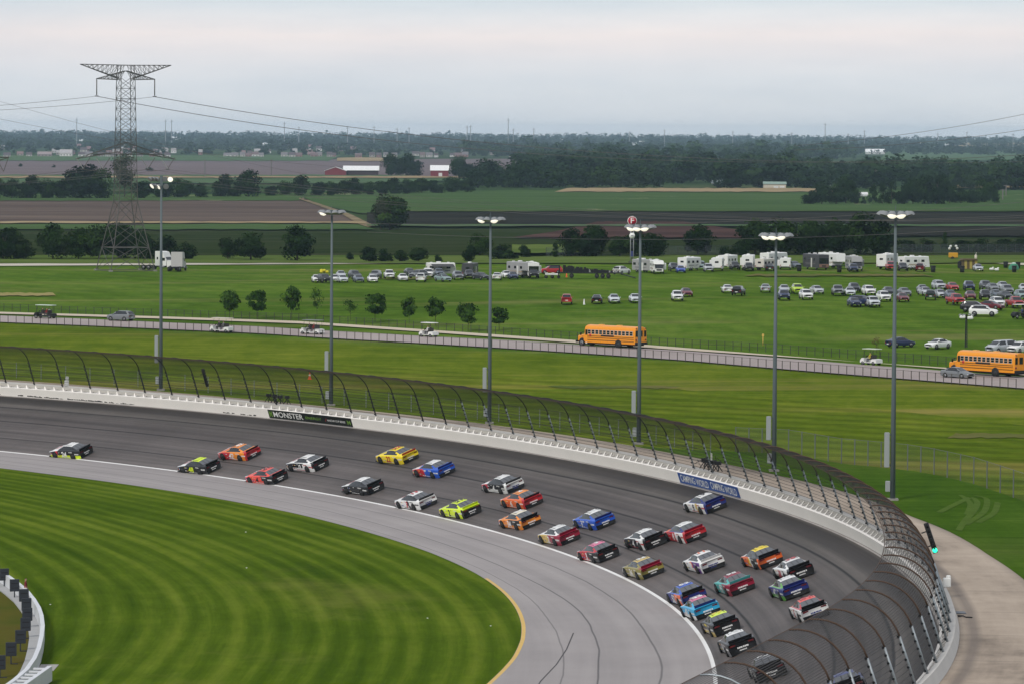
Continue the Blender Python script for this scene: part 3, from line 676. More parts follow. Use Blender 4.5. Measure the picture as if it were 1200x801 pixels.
# ---------------------------------------------------------------- pylon and power lines
PYL=mat('pylon_steel',(.085,.082,.078),.7); INS=mat('insulator',(.10,.09,.085),.3); WIRE=mat('power_line',(.11,.10,.10),.6)
tp=hit(147,317); TD=float(tp[1]); m_px=TD/FPX
root=tag(empty('transmission_tower',tp,R(24)),'tall lattice steel transmission tower on the grass left of the white truck','pylon')
TH=(317-77)*m_px
def barb(b,p,q,r=.07): b.tube([p,q],r,PYL,4,smooth=False)
def lat(b,z0,w0,z1,w1,n,r=.06):
    for k in range(n):
        a,c=z0+(z1-z0)*k/n,z0+(z1-z0)*(k+1)/n; wa,wc=w0+(w1-w0)*k/n,w0+(w1-w0)*(k+1)/n
        A=[(sx*wa/2,sy*wa/2,a) for sx,sy in((-1,-1),(1,-1),(1,1),(-1,1))]; C=[(sx*wc/2,sy*wc/2,c) for sx,sy in((-1,-1),(1,-1),(1,1),(-1,1))]
        for i in range(4):
            j=(i+1)%4; barb(b,A[i],C[j],r*.6); barb(b,A[j],C[i],r*.6); barb(b,A[i],A[j],r*.6)
zw=(317-236)*m_px; zt=(317-92)*m_px; W0,W1,W2=9.6,3.9,3.0
for sx,sy in((-1,-1),(1,-1),(1,1),(-1,1)):
    b=MB(); b.tube([(sx*W0/2,sy*W0/2,-.2),(sx*W1/2,sy*W1/2,zw)],.10,PYL,4,smooth=False); b.tube([(sx*W1/2,sy*W1/2,zw),(sx*W2/2,sy*W2/2,zt),(sx*W2/2,sy*.8,TH)],.075,PYL,4,smooth=False); b.build('leg',root)
b=MB(); lat(b,0,W0,zw,W1,3,.10); 
for zz in(.33*zw,.66*zw):
    w_=W0+(W1-W0)*zz/zw
    for sx in(-1,1):
        barb(b,(0,0,zz),(sx*w_/2,-w_/2,zz),.06); barb(b,(sx*w_/2,w_/2,zz),(0,0,zz),.06)
b.build('base_bracing',root)
b=MB(); lat(b,zw,W1,zt,W2,12,.075); b.build('shaft_bracing',root)
def arm(zr,zt_,zb,L,name,n=7,depth=1.6,thin=1.):
    b=MB()
    for sx in(-1,1):
        tip=(sx*L,0,zt_)
        for sy in(-1,1):
            up=(0,sy*depth/2,zr); lo=(sx*W2/2,sy*depth/2,zb)
            barb(b,up,tip,.075*thin); barb(b,lo,tip,.085*thin)
            pu=lambda t,sy=sy,up=up:(up[0]+(tip[0]-up[0])*t,up[1]*(1-t),up[2]+(tip[2]-up[2])*t); pl=lambda t,lo=lo:(lo[0]+(tip[0]-lo[0])*t,lo[1]*(1-t),lo[2]+(tip[2]-lo[2])*t)
            for k in range(n):
                t0,t1=k/n,(k+.5)/n; t2=(k+1)/n; barb(b,pl(t0),pu(t1),.045*thin); barb(b,pu(t1),pl(t2),.045*thin)
        barb(b,(sx*W2/2,-depth/2,zb),(sx*W2/2,depth/2,zb),.06)
    return b.build(name,root)
zt0=TH-.2
arm(TH,TH+.1,zt-.1,9.9,'crossarm',9); arm(zt+1.5,zt-.2,zt-.35,6.4,'crossarm',6)
zl=(317-185)*m_px; zlr=(317-167)*m_px
arm(zlr,zl-.3,zlr-2.0,10.9,'crossarm',5,thin=.7); 
b=MB(); b.tube([(-7.4,0,zl+.7),(7.4,0,zl+.7)],.08,PYL,4); b.tube([(-10.6,0,zl-.3),(-4,0,zl+1.0)],.06,PYL,4); b.tube([(10.6,0,zl-.3),(4,0,zl+1.0)],.06,PYL,4); b.build('tie_bar',root)
ATT=[]
for x in(-6.3,6.3):
    b=MB(); b.tube([(x,0,zt-.3),(x,0,zt-3.6)],.11,INS,6); b.tube([(x-.4,0,zt-3.75),(x+.4,0,zt-3.75)],.08,PYL,4); b.build('insulator',root); ATT.append((x,zt-3.8))
for x in(-9.2,-4.9,4.9,9.2):
    b=MB(); b.tube([(x-1.5,0,zl-.1),(x,0,zl-2.3)],.09,mat('pale_insulator',(.30,.30,.30),.4),5); b.tube([(x+1.5,0,zl+.0),(x,0,zl-2.3)],.09,INS,5); b.box((x,0,zl-2.4),(.7,.3,.2),PYL); b.build('insulator',root); ATT.append((x,zl-2.4))
for sx in(-1,1):
    for sy in(-1,1): b=MB(); b.box((sx*W0/2,sy*W0/2,.05),(.7,.7,.3),mat('footing_grey',(.25,.24,.22),.9)); b.build('footing',root)
ca,sa_=math.cos(R(24)),math.sin(R(24))
def towpt(x,z): return Vector((tp[0]+x*ca,tp[1]+x*sa_,tp[2]+z))
def wire(p,q,sag,r=.035,label=None,n=40):
    p=Vector(p);q=Vector(q); pts=[p.lerp(q,t)-Vector((0,0,4*sag*t*(1-t))) for t in np.linspace(0,1,n+1)]
    b=MB(); b.tube([x-p for x in pts],r,WIRE,4,smooth=False); o=b.build('power_line',loc=p)
    return tag(o,label,'power line','power lines strung from the transmission tower')
dirR=Vector((math.cos(R(-14)),math.sin(R(-14)),0)); 
LN=300.
lab_side={-6.3:'upper left arm',6.3:'upper right arm',-9.2:'far left end of the lower arm',-4.9:'inner left of the lower arm',4.9:'inner right of the lower arm',9.2:'far right end of the lower arm'}
for (x,z) in ATT:
    up=z>30
    for d in((-.22,.22) if up else (0,)):
        a=towpt(x+d,z); q=a+dirR*(LN+x*2)+Vector((0,0,2 if up else 1))
        sfx=' (one of its pair)' if False else ''
        wire(a,q,13.5 if up else 9.5,.03,'power line running right from the '+lab_side[x]+(', '+('left' if d<0 else 'right')+' cable of its pair' if up else ''))
    a=towpt(x,z); q=a+Vector((-150,-95+x,4)); wire(a,q,6.,.035,'power line running left and down from the '+lab_side[x])
# two shield wires of a parallel line rising through the left edge of the sky
for (x0,y0,x1,y1,l) in ((-40,107,420,215,'thin line descending across the tower shaft from the left edge of the sky'),(-40,131,400,196,'lower thin line descending behind the tower shaft from the left edge')):
    a=Vector(ray(x0,y0))*1250+Vector((0,0,HC)); c=Vector(ray(x1,y1))*1250+Vector((0,0,HC)); wire(a,c,2.,.035,l)
for (x0,y0,x1,y1,l) in ((930,171,1260,121,'upper line rising to the right edge in front of the far woods'),(930,176,1260,142,'middle line rising to the right edge in front of the far woods'),(430,262,1250,232,'long low line crossing the green fields to the right edge'),(430,272,1250,262,'lowest long line crossing in front of the bushes to the right edge')):
    a=Vector(ray(x0,y0))*900+Vector((0,0,HC)); c=Vector(ray(x1,y1))*900+Vector((0,0,HC)); wire(a,c,1.2 if x0>900 else 2.4,.04,l)
# arm of the next tower entering at the left edge
a=Vector(ray(-14,184))*880+Vector((0,0,HC)); r=tag(empty('transmission_tower',(a.x,a.y,lot(a.x,a.y))),'neighbouring tower of which only one arm tip shows at the left edge','pylon')
h_=a.z-lot(a.x,a.y)
b=MB(); b.tube([(0,0,0),(0,0,h_)],.25,PYL,6); b.tube([(0,0,h_),(4.3,0,h_-.1)],.13,PYL,4); b.tube([(0,0,h_-1.4),(4.3,0,h_-.1)],.1,PYL,4); b.build('frame',r)
b=MB(); b.tube([(4.2,0,h_-.1),(3.2,0,h_-3)],.08,INS,5); b.tube([(1.8,0,h_-.4),(3.2,0,h_-3)],.08,INS,5); b.build('insulator',r)

# ---------------------------------------------------------------- fences outside the track
POSTM=mat('fence_post_dark',(.045,.045,.04),.7); 
def fence_line(name,label,pts,h,rad,m,rails,meshm=None,spacing=None,ppx=None,pr=True):
    """pts: base pixels along the line; posts every ppx pixels"""
    X=[p[0] for p in pts]; xs_=np.arange(X[0],X[-1]+.1,ppx); base=[hit(x,float(np.interp(x,X,[p[1] for p in pts]))) for x in xs_]
    c=base[len(base)//2]; r=tag(empty(name,c),label,'fence'); keep=sorted(range(len(base)),key=lambda i:base[i][1])[:98]; rest=MB()
    for i,p in enumerate(base):
        b=MB() if i in keep else rest
        b.tube([(p[0],p[1],p[2]-.1),(p[0],p[1],p[2]+h)],rad,m,4,smooth=False)
        if i in keep: P(b.build('fence_post',r))
    if rest.v: tag(P(rest.build('fence_posts',r)),kind='stuff')
    for z in rails: b=MB(); b.tube([(p[0],p[1],p[2]+z) for p in base],.022,m,3,smooth=False); P(b.build('rail',r))
    if meshm: P(gridmesh('wire_mesh',np.array([[(p[0],p[1],p[2]+z) for z in (0.05,h-.03)] for p in base]),meshm,parent=r))
    return r
WM=mat('thin_wire_mesh',(.06,.06,.055),.7,alpha=.09); WM2=mat('chain_link',(.12,.13,.12),.6,alpha=.13); WM3=mat('far_mesh',(.10,.12,.13),.6,alpha=.25)
fence_line('roadside_fence','low wire fence of thin dark posts along the near edge of the road',[(x,y+.8) for x,y in ROADN],1.2,.05,mat('fence_post_brown',(.075,.065,.055),.8),(1.15,),None,ppx=9.45)
fence_line('meadow_fence','dark post fence along the foot of the parking meadow behind the small trees',[(-5,363.5),(100,368),(200,371),(350,376),(500,386),(650,396.5),(760,404),(900,412),(1000,419.5),(1100,427),(1205,436)],1.15,.045,POSTM,(1.1,.55),WM,ppx=9.6)
fence_line('chain_link_fence','grey chain link fence across the lawn at the right behind the last masts',[(862,529),(925,532),(985,543),(1060,550),(1095,556),(1140,566.5),(1165,575),(1205,589)],2.4,.05,mat('fence_galv',(.12,.13,.13),.7),(2.35,),WM2,ppx=15.5)
fence_line('boundary_fence','tall thin boundary fence in front of the trees behind the motorhomes',[(640,301.5),(800,299.5),(1000,297.5),(1205,297)],2.2,.05,POSTM,(2.1,),WM3,ppx=11)
# low fence between service road and lawn on the far side
ptsS=[]
b0=[(*cpt(s,rout(s)+3.0)[:2],) for s in np.arange(168,330,4.)]
r=tag(empty('lawn_fence',(*b0[20],5.8)),'low grey rail fence on the lawn just outside the service road','fence')
for x,y in b0: b=MB(); z=lot(x,y); b.tube([(x,y,z),(x,y,z+1.9)],.04,mat('fence_galv',(.22,.24,.24),.5,.4),4,smooth=False); P(b.build('fence_post',r))
for h_ in(1.85,1.0,.3): b=MB(); b.tube([(x,y,lot(x,y)+h_) for x,y in b0],.025,POSTM,3,smooth=False); P(b.build('rail',r))
P(gridmesh('wire_mesh',np.array([[(x,y,lot(x,y)+z) for z in(.05,1.85)] for x,y in b0]),WM,parent=r))

# ---------------------------------------------------------------- trees
def leafmat(name,cols):
    g=NG(name,1.,0.); a=g.n('ShaderNodeAttribute',attribute_name='tint'); oi=g.n('ShaderNodeObjectInfo')
    q=g.n('ShaderNodeSeparateColor'); g.l(a.outputs['Color'],q.inputs[0])
    f=g.math('ADD',g.math('MULTIPLY',q.outputs[0],.75),g.math('MULTIPLY',oi.outputs['Random'],.25))
    c=g.ramp(f,[(0,cols[0]),(.5,cols[1]),(1,cols[2])]); 
    g.b.inputs['Subsurface Weight'].default_value=0
    return g.done(c)
LEAF=leafmat('foliage',((.006,.016,.004),(.016,.038,.007),(.055,.095,.018)))
LEAFD=leafmat('dark_foliage',((.004,.011,.004),(.010,.025,.007),(.032,.060,.014)))
LEAFY=leafmat('young_foliage',((.009,.026,.005),(.024,.058,.010),(.065,.12,.022)))
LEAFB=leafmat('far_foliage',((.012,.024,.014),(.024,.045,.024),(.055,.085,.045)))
LEAFR=leafmat('sparse_foliage',((.02,.028,.018),(.04,.05,.03),(.07,.085,.05)))
BARK=mat('bark',(.055,.042,.032),.9,var=.3,vscale=4)
def cards(C,size,rng,cen=(0,0,.45)):
    """random oriented quads at centres C"""
    n=len(C); nn=(C-np.array(cen))*np.array([1,1,1.1])+np.array([0,0,.06]); nn/=np.linalg.norm(nn,axis=1)[:,None]+1e-6; nn+=rng.normal(size=(n,3))*.42; nn/=np.linalg.norm(nn,axis=1)[:,None]
    a=np.cross(nn,rng.normal(size=(n,3))); a/=np.linalg.norm(a,axis=1)[:,None]+1e-6; b=np.cross(nn,a); 
    s=size*(.6+.8*rng.random(n))[:,None]; A=a*s; B=b*s*.75
    V=np.stack([C-A-B*.4,C+A*.1-B,C+A+B*.3,C-A*.2+B],1).reshape(-1,3); F=np.arange(4*n).reshape(n,4); return V,F
def crown_pts(rng,n,w,h,z0,kind='round',clumps=None):
    """centres of leaf cards spread through clumps of the crown (crown width w, height h, bottom z0)"""
    k=clumps or int(rng.integers(16,26)); C=[];T=[]
    th=rng.random(k)*6.283; zz=rng.random(k)
    for i in range(k):
        z=zz[i]
        if kind=='cone': rr=(1-z)**.8*.42+.03
        elif kind=='bush': rr=.42*math.sqrt(max(.05,1-z**2))
        else: rr=.40*math.sin(math.pi*min(.97,.12+.8*z))**.7
        rad=rr*math.sqrt(rng.random())*1.0; r_=(.16+.12*rng.random())*(.75 if kind=='cone' else 1)
        cx,cy,cz=w*rad*math.cos(th[i]),w*rad*math.sin(th[i]),z0+h*(.12+.76*z); m=n//k
        v=rng.normal(size=(m,3)); v/=np.linalg.norm(v,axis=1)[:,None]; v*= (rng.random(m)**.45)[:,None]
        p=v*np.array([w*r_*1.1,w*r_*1.1,h*r_*.8])+np.array([cx,cy,cz]); p[:,2]=np.maximum(p[:,2],z0)
        C.append(p); T.append(np.full(m,rng.random()*.6)+rng.random(m)*.4)
    return np.concatenate(C),np.concatenate(T)
def crown_mesh(name,rng,n,kind,m,size,clumps=None,h=1.,w=1.,z0=0.):
    C,T=crown_pts(rng,n,w,h,z0,kind,clumps); V,F=cards(C,size,rng); col=np.repeat(T,4); col=np.stack([col,col,col,np.ones_like(col)],1)
    return npmesh(name,V,F,[m],col=col)
def trunk_mesh(h,r,limbs,rng,spread=.3):
    b=MB(); b.tube([(0,0,-.02),(.01,0,h*.45),(-.01,.01,h*.85)],[r,r*.75,r*.3],BARK,6)
    for k in range(limbs):
        t=rng.random()*6.28; z=h*(.3+.4*rng.random()); b.tube([(0,0,z),(spread*.6*math.cos(t),spread*.6*math.sin(t),z+h*.16),(spread*math.cos(t),spread*math.sin(t),z+h*.33)],[r*.45,r*.3,r*.1],BARK,4)
    return b
PROTO={}
def mkproto(key,n,kind,m,size,trunk=(.4,.03,5),z0=.12,clumps=None,var=3):
    L=[]
    for i in range(var):
        rng=np.random.default_rng(hash(key)%1000+i*17 if False else sum(map(ord,key))+i*17)
        L.append((crown_mesh('crown',rng,n,kind,m,size,clumps,h=1-z0,w=1.,z0=z0),trunk_mesh(.75,trunk[1],trunk[2],rng).build('trunk')))
    for _,t in L: scn.collection.objects.unlink(t)
    PROTO[key]=L
mkproto('broad',3200,'round',LEAF,.035,z0=.06)
mkproto('dark',3200,'round',LEAFD,.035,z0=.03)
mkproto('bush',2200,'bush',LEAFD,.042,z0=.0)
mkproto('cone',1800,'cone',LEAFD,.032,z0=.02,clumps=30)
mkproto('young',1300,'round',LEAFY,.048,trunk=(.4,.014,8),z0=.28,clumps=17,var=4)
mkproto('thin',420,'round',LEAFY,.035,trunk=(.4,.012,8),z0=.25,clumps=14,var=3)
mkproto('sparse',1500,'round',LEAFR,.03,trunk=(.5,.02,14),z0=.2,clumps=24,var=2)
mkproto('copper',220,'round',mat('copper_leaf',(.09,.035,.02),.8),.03,trunk=(.5,.02,10),z0=.15,clumps=10,var=1)
ti=0
def tree(px,py,hpx,wpx,kind,label,group=None,name=None,cat='tree',p=None):
    global ti; ti+=1
    if p is None: p=hit(px,py)
    D=math.hypot(p[0],p[1]); h=hpx*D/FPX; w_=wpx*D/FPX; L=PROTO[kind]; cm,tr=L[ti%len(L)]
    r=empty(name or ('bush' if kind=='bush' else 'tree'),p,random.random()*6.28); r.scale=(w_,w_,h)
    tag(r,label,cat if kind!='bush' else 'bush',group)
    c=bpy.data.objects.new('crown',cm); link(c,r); t=bpy.data.objects.new('trunk',tr.data); link(t,r); return r
ORD='first second third fourth fifth sixth seventh eighth ninth tenth eleventh twelfth thirteenth fourteenth fifteenth sixteenth seventeenth eighteenth nineteenth twentieth'.split()
def ordn(i):
    if i<20: return ORD[i]
    return ['twenty','thirty','forty','fifty','sixty','seventy','eighty','ninety'][i//10-2+ (0)]+('-'+ORD[i%10-1] if i%10 else 'th') if i<100 else str(i)
# young trees by the meadow fence
for i,(x,y,h,w_,k) in enumerate(((269,373,33,26,'young'),(301,373,33,25,'young'),(342,373,37,23,'young'),(371.5,372,35,16,'thin'),(410.5,375,26,19,'thin'),(439.5,377,33,28,'young'),(479.5,379,30,19,'young'),(510,381,33,25,'young'),(548.5,387.5,33,26,'young'),(585,386,26,25,'young'))):
    tree(x,y,h,w_,k,'young leafy tree by the meadow fence, %s from the left of its row'%ORD[i],'young trees along the meadow fence','young_tree')
tree(1027,413,19,12,'copper','small reddish sapling behind the golf cart near the road',None,'sapling')
# near tree line behind the gravel road
NEAR=[(4,304,40,44,'dark'),(62,304,42,38,'dark'),(28,304,22,30,'bush'),(92,304,38,34,'broad'),(116,304,40,40,'dark'),(140,303,42,44,'dark'),(170,304,36,36,'dark'),(196,304,26,34,'bush'),(218,304,20,26,'bush'),(267,304,26,26,'broad'),(294,305,32,40,'dark'),(348,306,42,42,'dark'),
 (410,305,9,10,'bush'),(432,307,17,26,'bush'),(450,307,16,22,'bush'),(470,307,14,20,'bush'),(490,307,17,26,'dark'),(513,307,9,12,'bush'),(549,307,21,18,'dark'),(562,300,26,30,'broad'),(590,304,18,34,'bush'),(616,302,16,16,'dark'),(651,302,18,14,'cone'),(670,301,34,30,'dark'),(690,301,40,46,'dark'),(726,301,24,30,'dark'),(744,301,30,34,'dark'),(765,301,30,36,'dark'),(818,299,35,40,'dark'),(850,300,12,24,'bush'),(885,299,42,50,'dark'),(915,299,42,46,'broad'),(945,299,44,50,'dark'),(975,299,42,50,'dark'),(1008,299,50,48,'dark'),(1033,299,44,40,'dark'),(868,300,18,24,'bush'),
 (1062,296,14,30,'bush'),(1084,296,16,30,'bush'),(1107,294,24,11,'cone'),(1128,296,14,34,'bush'),(1152,296,17,34,'bush'),(1176,296,16,34,'bush'),(1200,296,16,34,'bush')]
for i,(x,y,h,w_,k) in enumerate(sorted(NEAR)):
    tree(x,y,h,w_,k,'dark leafy growth behind the gravel road, %s from the left in its row'%ordn(i),'trees and bushes just behind the gravel road')
tree(457,270,41,46,'broad','big lone round tree standing between the brown and green fields')
tree(446,270,38,26,'sparse','thinner leafy tree leaning against the big lone tree in mid field')
# left and middle hedgerow
HR=[(-8,234,28,30),(14,234,24,26),(33,234,31,28),(55,234,24,24),(74,234,24,26),(97,234,44,52),(118,234,36,34),(168,234,22,26),(190,233,20,26),(212,233,24,30),(235,233,18,20),(259,232,30,27),(291,232,33,37),(275,232,14,18),(318,231,14,18),(334,230,18,20),(353,231,26,24),(372,230,18,22),(389,230,17,22),(404,229,18,22),(417,229,22,20),(432,229,16,20),(447,229,17,22),(463,228,21,22),(478,228,18,22),(494,227,18,26),(512,227,17,24),(530,226,19,26),(548,226,17,24)]
for i,(x,y,h,w_) in enumerate(sorted(HR)):
    tree(x,y,h,w_,'dark' if i%3 else 'broad','dark tree in the long hedgerow behind the brown field, %s from the left'%ordn(i),'hedgerow trees behind the brown field')
tree(146,232,50,40,'sparse','tall thin-leaved tree seen through the transmission tower')
BARNT=[(459,207,27,24,'dark'),(484,207,29,30,'dark'),(470,207,22,18,'dark'),(538,210,27,26,'dark'),(550,210,18,20,'dark'),(568,211,13,14,'dark'),(580,211,13,12,'cone'),(592,212,11,14,'bush'),(63,197,4,5,'bush'),(24,196,4,5,'bush'),(175,201,5,10,'bush'),(400,206,8,14,'bush'),(412,206,7,12,'bush'),(432,206,7,12,'bush')]
for i,(x,y,h,w_,k) in enumerate(sorted(BARNT)): tree(x,y,h,w_,k,'tree or bush around the red barns and far fields, %s from the left'%ordn(i),'trees about the red barns')
CL=[(948,240,18,22,'dark'),(963,240,26,28,'dark'),(980,240,20,24,'dark'),(991,239,32,28,'broad'),(1002,240,18,16,'dark'),(1012,240,10,8,'cone'),(1023,240,26,16,'cone'),(1034,240,28,18,'cone'),(1045,240,30,20,'cone'),(1057,240,24,22,'dark'),(1070,240,30,26,'dark'),(1084,240,34,28,'dark'),(1098,240,38,30,'dark'),(1113,239,22,22,'dark'),(1126,239,19,20,'dark'),(1140,239,18,20,'dark'),(1154,238,28,26,'broad'),(1166,239,18,12,'dark')]
for i,(x,y,h,w_,k) in enumerate(CL): tree(x,y,h,w_,k,'dark tree of the farmyard clump in the green field, %s from the left'%ordn(i),'trees of the farmyard clump')
# woodland masses: individual crowns too many to count
def woods(name,label,xf,D0,D1,n,hm,cards_n,m,ht=.25,rng=RNG,edge=None):
    Vs=[];Fs=[];Cs=[];k=0
    for i in range(n):
        px=xf[0]+(xf[1]-xf[0])*rng.random(); D=math.sqrt(D0**2+(D1**2-D0**2)*rng.random())
        if i<n*.12: D=D0*(1+.03*rng.random())
        x=(px-600)/FPX*D; y=D; h=hm*(1+ht*rng.normal()); h=max(hm*.45,h); w_=h*(1.0+.7*rng.random())
        C,T=crown_pts(rng,cards_n,1.,1.,0.,'round' if rng.random()<.93 else 'cone',10 if cards_n>60 else 7); V,F=cards(C,.062 if cards_n>200 else (.085 if cards_n>100 else .12),rng)
        V=V*np.array([w_,w_,h])+np.array([x,y,lot(x,y)]); t=np.repeat(T*.35+rng.random()*.65,4); Vs.append(V);Fs.append(F+k);k+=len(V);Cs.append(t)
    V=np.concatenate(Vs);F=np.concatenate(Fs);c=np.concatenate(Cs); me=npmesh(name,V,F,[m],col=np.stack([c,c,c,np.ones_like(c)],1))
    o=link(bpy.data.objects.new(name,me)); return tag(o,label,'woodland',kind='stuff')
WD=lambda ybase,x: (HC-4)*FPX/(ybase-YH-1.2)   # distance of a ground line at image row
woods('woodland','dark wood edge behind the green field at centre and right',(560,1290),WD(221,0),WD(208,0),300,10.5,330,LEAFD,ht=.3)
woods('woodland','broad belt of mixed wood behind the first wood edge',(600,940),WD(208,0),WD(190,0),230,13.5,260,LEAF,ht=.3)
woods('woodland','mixed wood at the right behind the farmyard clump',(930,1290),WD(208,0),WD(203,0),120,11.5,260,LEAF,ht=.3)
woods('woodland','farther wood with pale clearings beyond the middle belt',(540,1000),WD(186,0),WD(178,0),260,15,130,LEAF,ht=.3)
woods('hedge_belt','low dark hedge belt running behind the red barns to the wood',(545,700),WD(222,0),WD(216,0),110,8,120,LEAFD)
woods('suburb_trees','trees among the far houses on the left',(-90,640),WD(184.6,0),WD(170,0),850,7.5,100,LEAFD)
woods('far_woods','hazy wooded country behind the houses',(-90,1290),7400,9500,1500,12,44,LEAFB)
woods('far_woods','hazy blue wooded ridge along the horizon',(-90,1290),9800,15500,3400,14,30,LEAFB)
woods('far_hedge','hedge line crossing the far fields on the right',(1150,1290),WD(176.5,0),WD(175.5,0),60,9,40,LEAFD)
woods('far_hedge','dark hedge line behind the distant green field',(1030,1160),WD(178.5,0),WD(176.5,0),90,11,60,LEAFD)

# ---------------------------------------------------------------- buildings far off
def house(name,px,py,wpx,hpx,wallc,roofc,label,group=None,cat='house',gable=False,doors=0,depth=1.0,roofh=.45,wins=True):
    p=hit(px,py+ROLL*0); D=math.hypot(p[0],p[1]); k=D/FPX; W_=wpx*k; H=hpx*k; d=W_*depth if depth*W_<40 else 20
    r=tag(empty(name,p,0),label,cat,group); hw=H*(1-roofh)
    wm=mat('house_wall',wallc,.8,var=.08,vscale=.2); rm=mat('house_roof',roofc,.7,var=.1,vscale=.3)
    b=MB()
    if gable: b.extrude([(-W_/2,0),(W_/2,0),(W_/2,hw),(0,H*.96),(-W_/2,hw)],0,d,wm)
    else: 
        b.box((0,d/2,hw/2),(W_,d,hw),wm); b.poly([(sx*W_/2,y,z) for sx in(-1,1) for y,z in((0,hw),(d/2,H*.97),(d,hw))],[(0,1,2),(3,5,4)],wm)
    b.build('wall',r)
    b=MB(); e=W_*.03; t=.25
    if gable:
        for s in(-1,1): b.poly([(s*(W_/2+e),-e,hw-.2),(0,-e,H),(0,d+e,H),(s*(W_/2+e),d+e,hw-.2),(s*(W_/2+e),-e,hw-.2+t),(0,-e,H+t),(0,d+e,H+t),(s*(W_/2+e),d+e,hw-.2+t)],[(0,1,2,3),(4,7,6,5),(0,4,5,1),(1,5,6,2),(2,6,7,3),(3,7,4,0)],rm)
    else:
        for y0,y1 in((-e,d/2),(d+e,d/2)): b.poly([(-W_/2-e,y0,hw-.15),(W_/2+e,y0,hw-.15),(W_/2+e,y1,H),(-W_/2-e,y1,H),(-W_/2-e,y0,hw-.15+t),(W_/2+e,y0,hw-.15+t),(W_/2+e,y1,H+t),(-W_/2-e,y1,H+t)],[(3,2,1,0),(4,5,6,7),(0,1,5,4),(1,2,6,5),(2,3,7,6),(3,0,4,7)],rm)
    b.build('roof',r)
    if wins:
        for i in range(max(2,int(wpx/3.5))):
            n=max(2,int(wpx/3.5)); x=-W_/2+W_*(i+.5)/n; b=MB(); b.box((x,-.04,hw*.55),(W_/n*.4,.12,hw*.3),mat('dark_pane',(.05,.055,.06),.15)); b.build('window',r)
    for i in range(doors):
        x=W_*(.05+.28*i); b=MB(); b.box((x,-.05,hw*.33),(W_*.2,.14,hw*.6),mat('pale_door',(.6,.6,.58),.6)); b.build('door',r)
    return r
RB=(.17,.03,.04); WH=(.72,.72,.72)
b1=house('barn',393,206.5,24.5,10.5,RB,(.62,.6,.6),'red gabled barn end at the left of the long barn',gable=True,cat='barn',wins=False,roofh=.42,depth=.8)
house('barn',423,206.5,40,11.5,(.05,.03,.035),WH,'long barn with gleaming white roof joined right of the red gable',cat='barn',wins=False,roofh=.42,depth=.4)
house('barn',515,207.8,21,13.5,RB,WH,'red barn with white roof between two dark trees',cat='barn',wins=False,roofh=.42,depth=.7,doors=1)
house('shed',908,221.8,26,8.2,(.50,.45,.36),(.22,.30,.26),'cream shed with green roof and two pale doors by the wood edge',cat='shed',wins=False,doors=2,roofh=.28,depth=.4)
house('shed',1012,231,10,5,(.5,.5,.5),(.6,.6,.6),'small pale-roofed shed inside the farmyard clump',cat='shed',wins=False)
house('greenhouse',1026,181,22,6,(.55,.56,.55),WH,'bright white roofed farm building on the far right beyond the wood',cat='farm building',wins=False,roofh=.6,depth=.5)
house('house',845,216,22,5,(.30,.32,.32),(.36,.42,.44),'low grey roofed house half hidden in the wood edge',roofh=.6,depth=.4)
house('cottage',471,206,6,3.5,(.35,.33,.3),(.12,.12,.13),'small grey hut between the two dark trees by the barns')
rh=np.random.default_rng(5)
HS=[(77,184,14,8.5,(.62,.60,.58),(.35,.33,.33),'white two-storey house among the leftmost far trees'),(52,184,16,6,(.30,.26,.25),(.27,.22,.22),'low brown roofed house at the far left')]
xs_=[8,34,96,104,118,126,133,152,164,178,186,196,266,275,284,291,299,306,333,342,350,368,374,386,391,420,436,444,452,462,495,503,511,530,537,545,600]
for i,x in enumerate(xs_): HS.append((x,184+rh.random()*.7-.004*x*0,5+3.5*rh.random(),4.5+2*rh.random(),[(.42,.40,.38),(.26,.15,.14),(.30,.27,.25),(.60,.58,.57)][int(rh.integers(4))],[(.09,.075,.08),(.14,.10,.10),(.16,.15,.155)][int(rh.integers(3))],'small suburban house at the edge of the far trees, %s from the left'%ordn(i)))
for i in range(46):
    x=-20+640*rh.random(); HS.append((x,173.5+9.5*rh.random()**.7,4.5+4*rh.random(),4.2+2*rh.random(),[(.42,.40,.38),(.26,.15,.14),(.30,.27,.25),(.60,.58,.57)][int(rh.integers(4))],[(.09,.075,.08),(.20,.13,.13),(.30,.29,.29)][int(rh.integers(3))],'roof among the trees of the far settlement'))
HS[-46:]=[h[:6]+('roof among the trees of the far settlement, %s from the left'%ordn(k),) for k,h in enumerate(sorted(HS[-46:]))]
for h in HS: house('house',h[0],h[1]+.1,h[2],h[3],h[4],h[5],h[6],'far suburban houses' if h[0] not in(77,52) else None,depth=.8,roofh=.5)
for i,(x,y,w_) in enumerate(((206,160.8,10),(12,167,5),(96,164,6),(148,164,5),(312,168,10),(527,165,9),(658,160.6,5),(171,162,4),(742,168,8),(628,179,8),(752,166,6),(1078,168,7),(1095,169,9),(1110,169,6),(618,209.5,9),(660,213,14),(685,213,8),(622,204.5,8))):
    house('house',x,max(y+3.2,164.5+ROLL*(x-600)+1.5),w_,3.6,(.62,.62,.62),(.62,.63,.65),'pale roof catching light among distant trees, %s of these glints'%ordn(i),'pale distant roofs',wins=False,depth=.6)
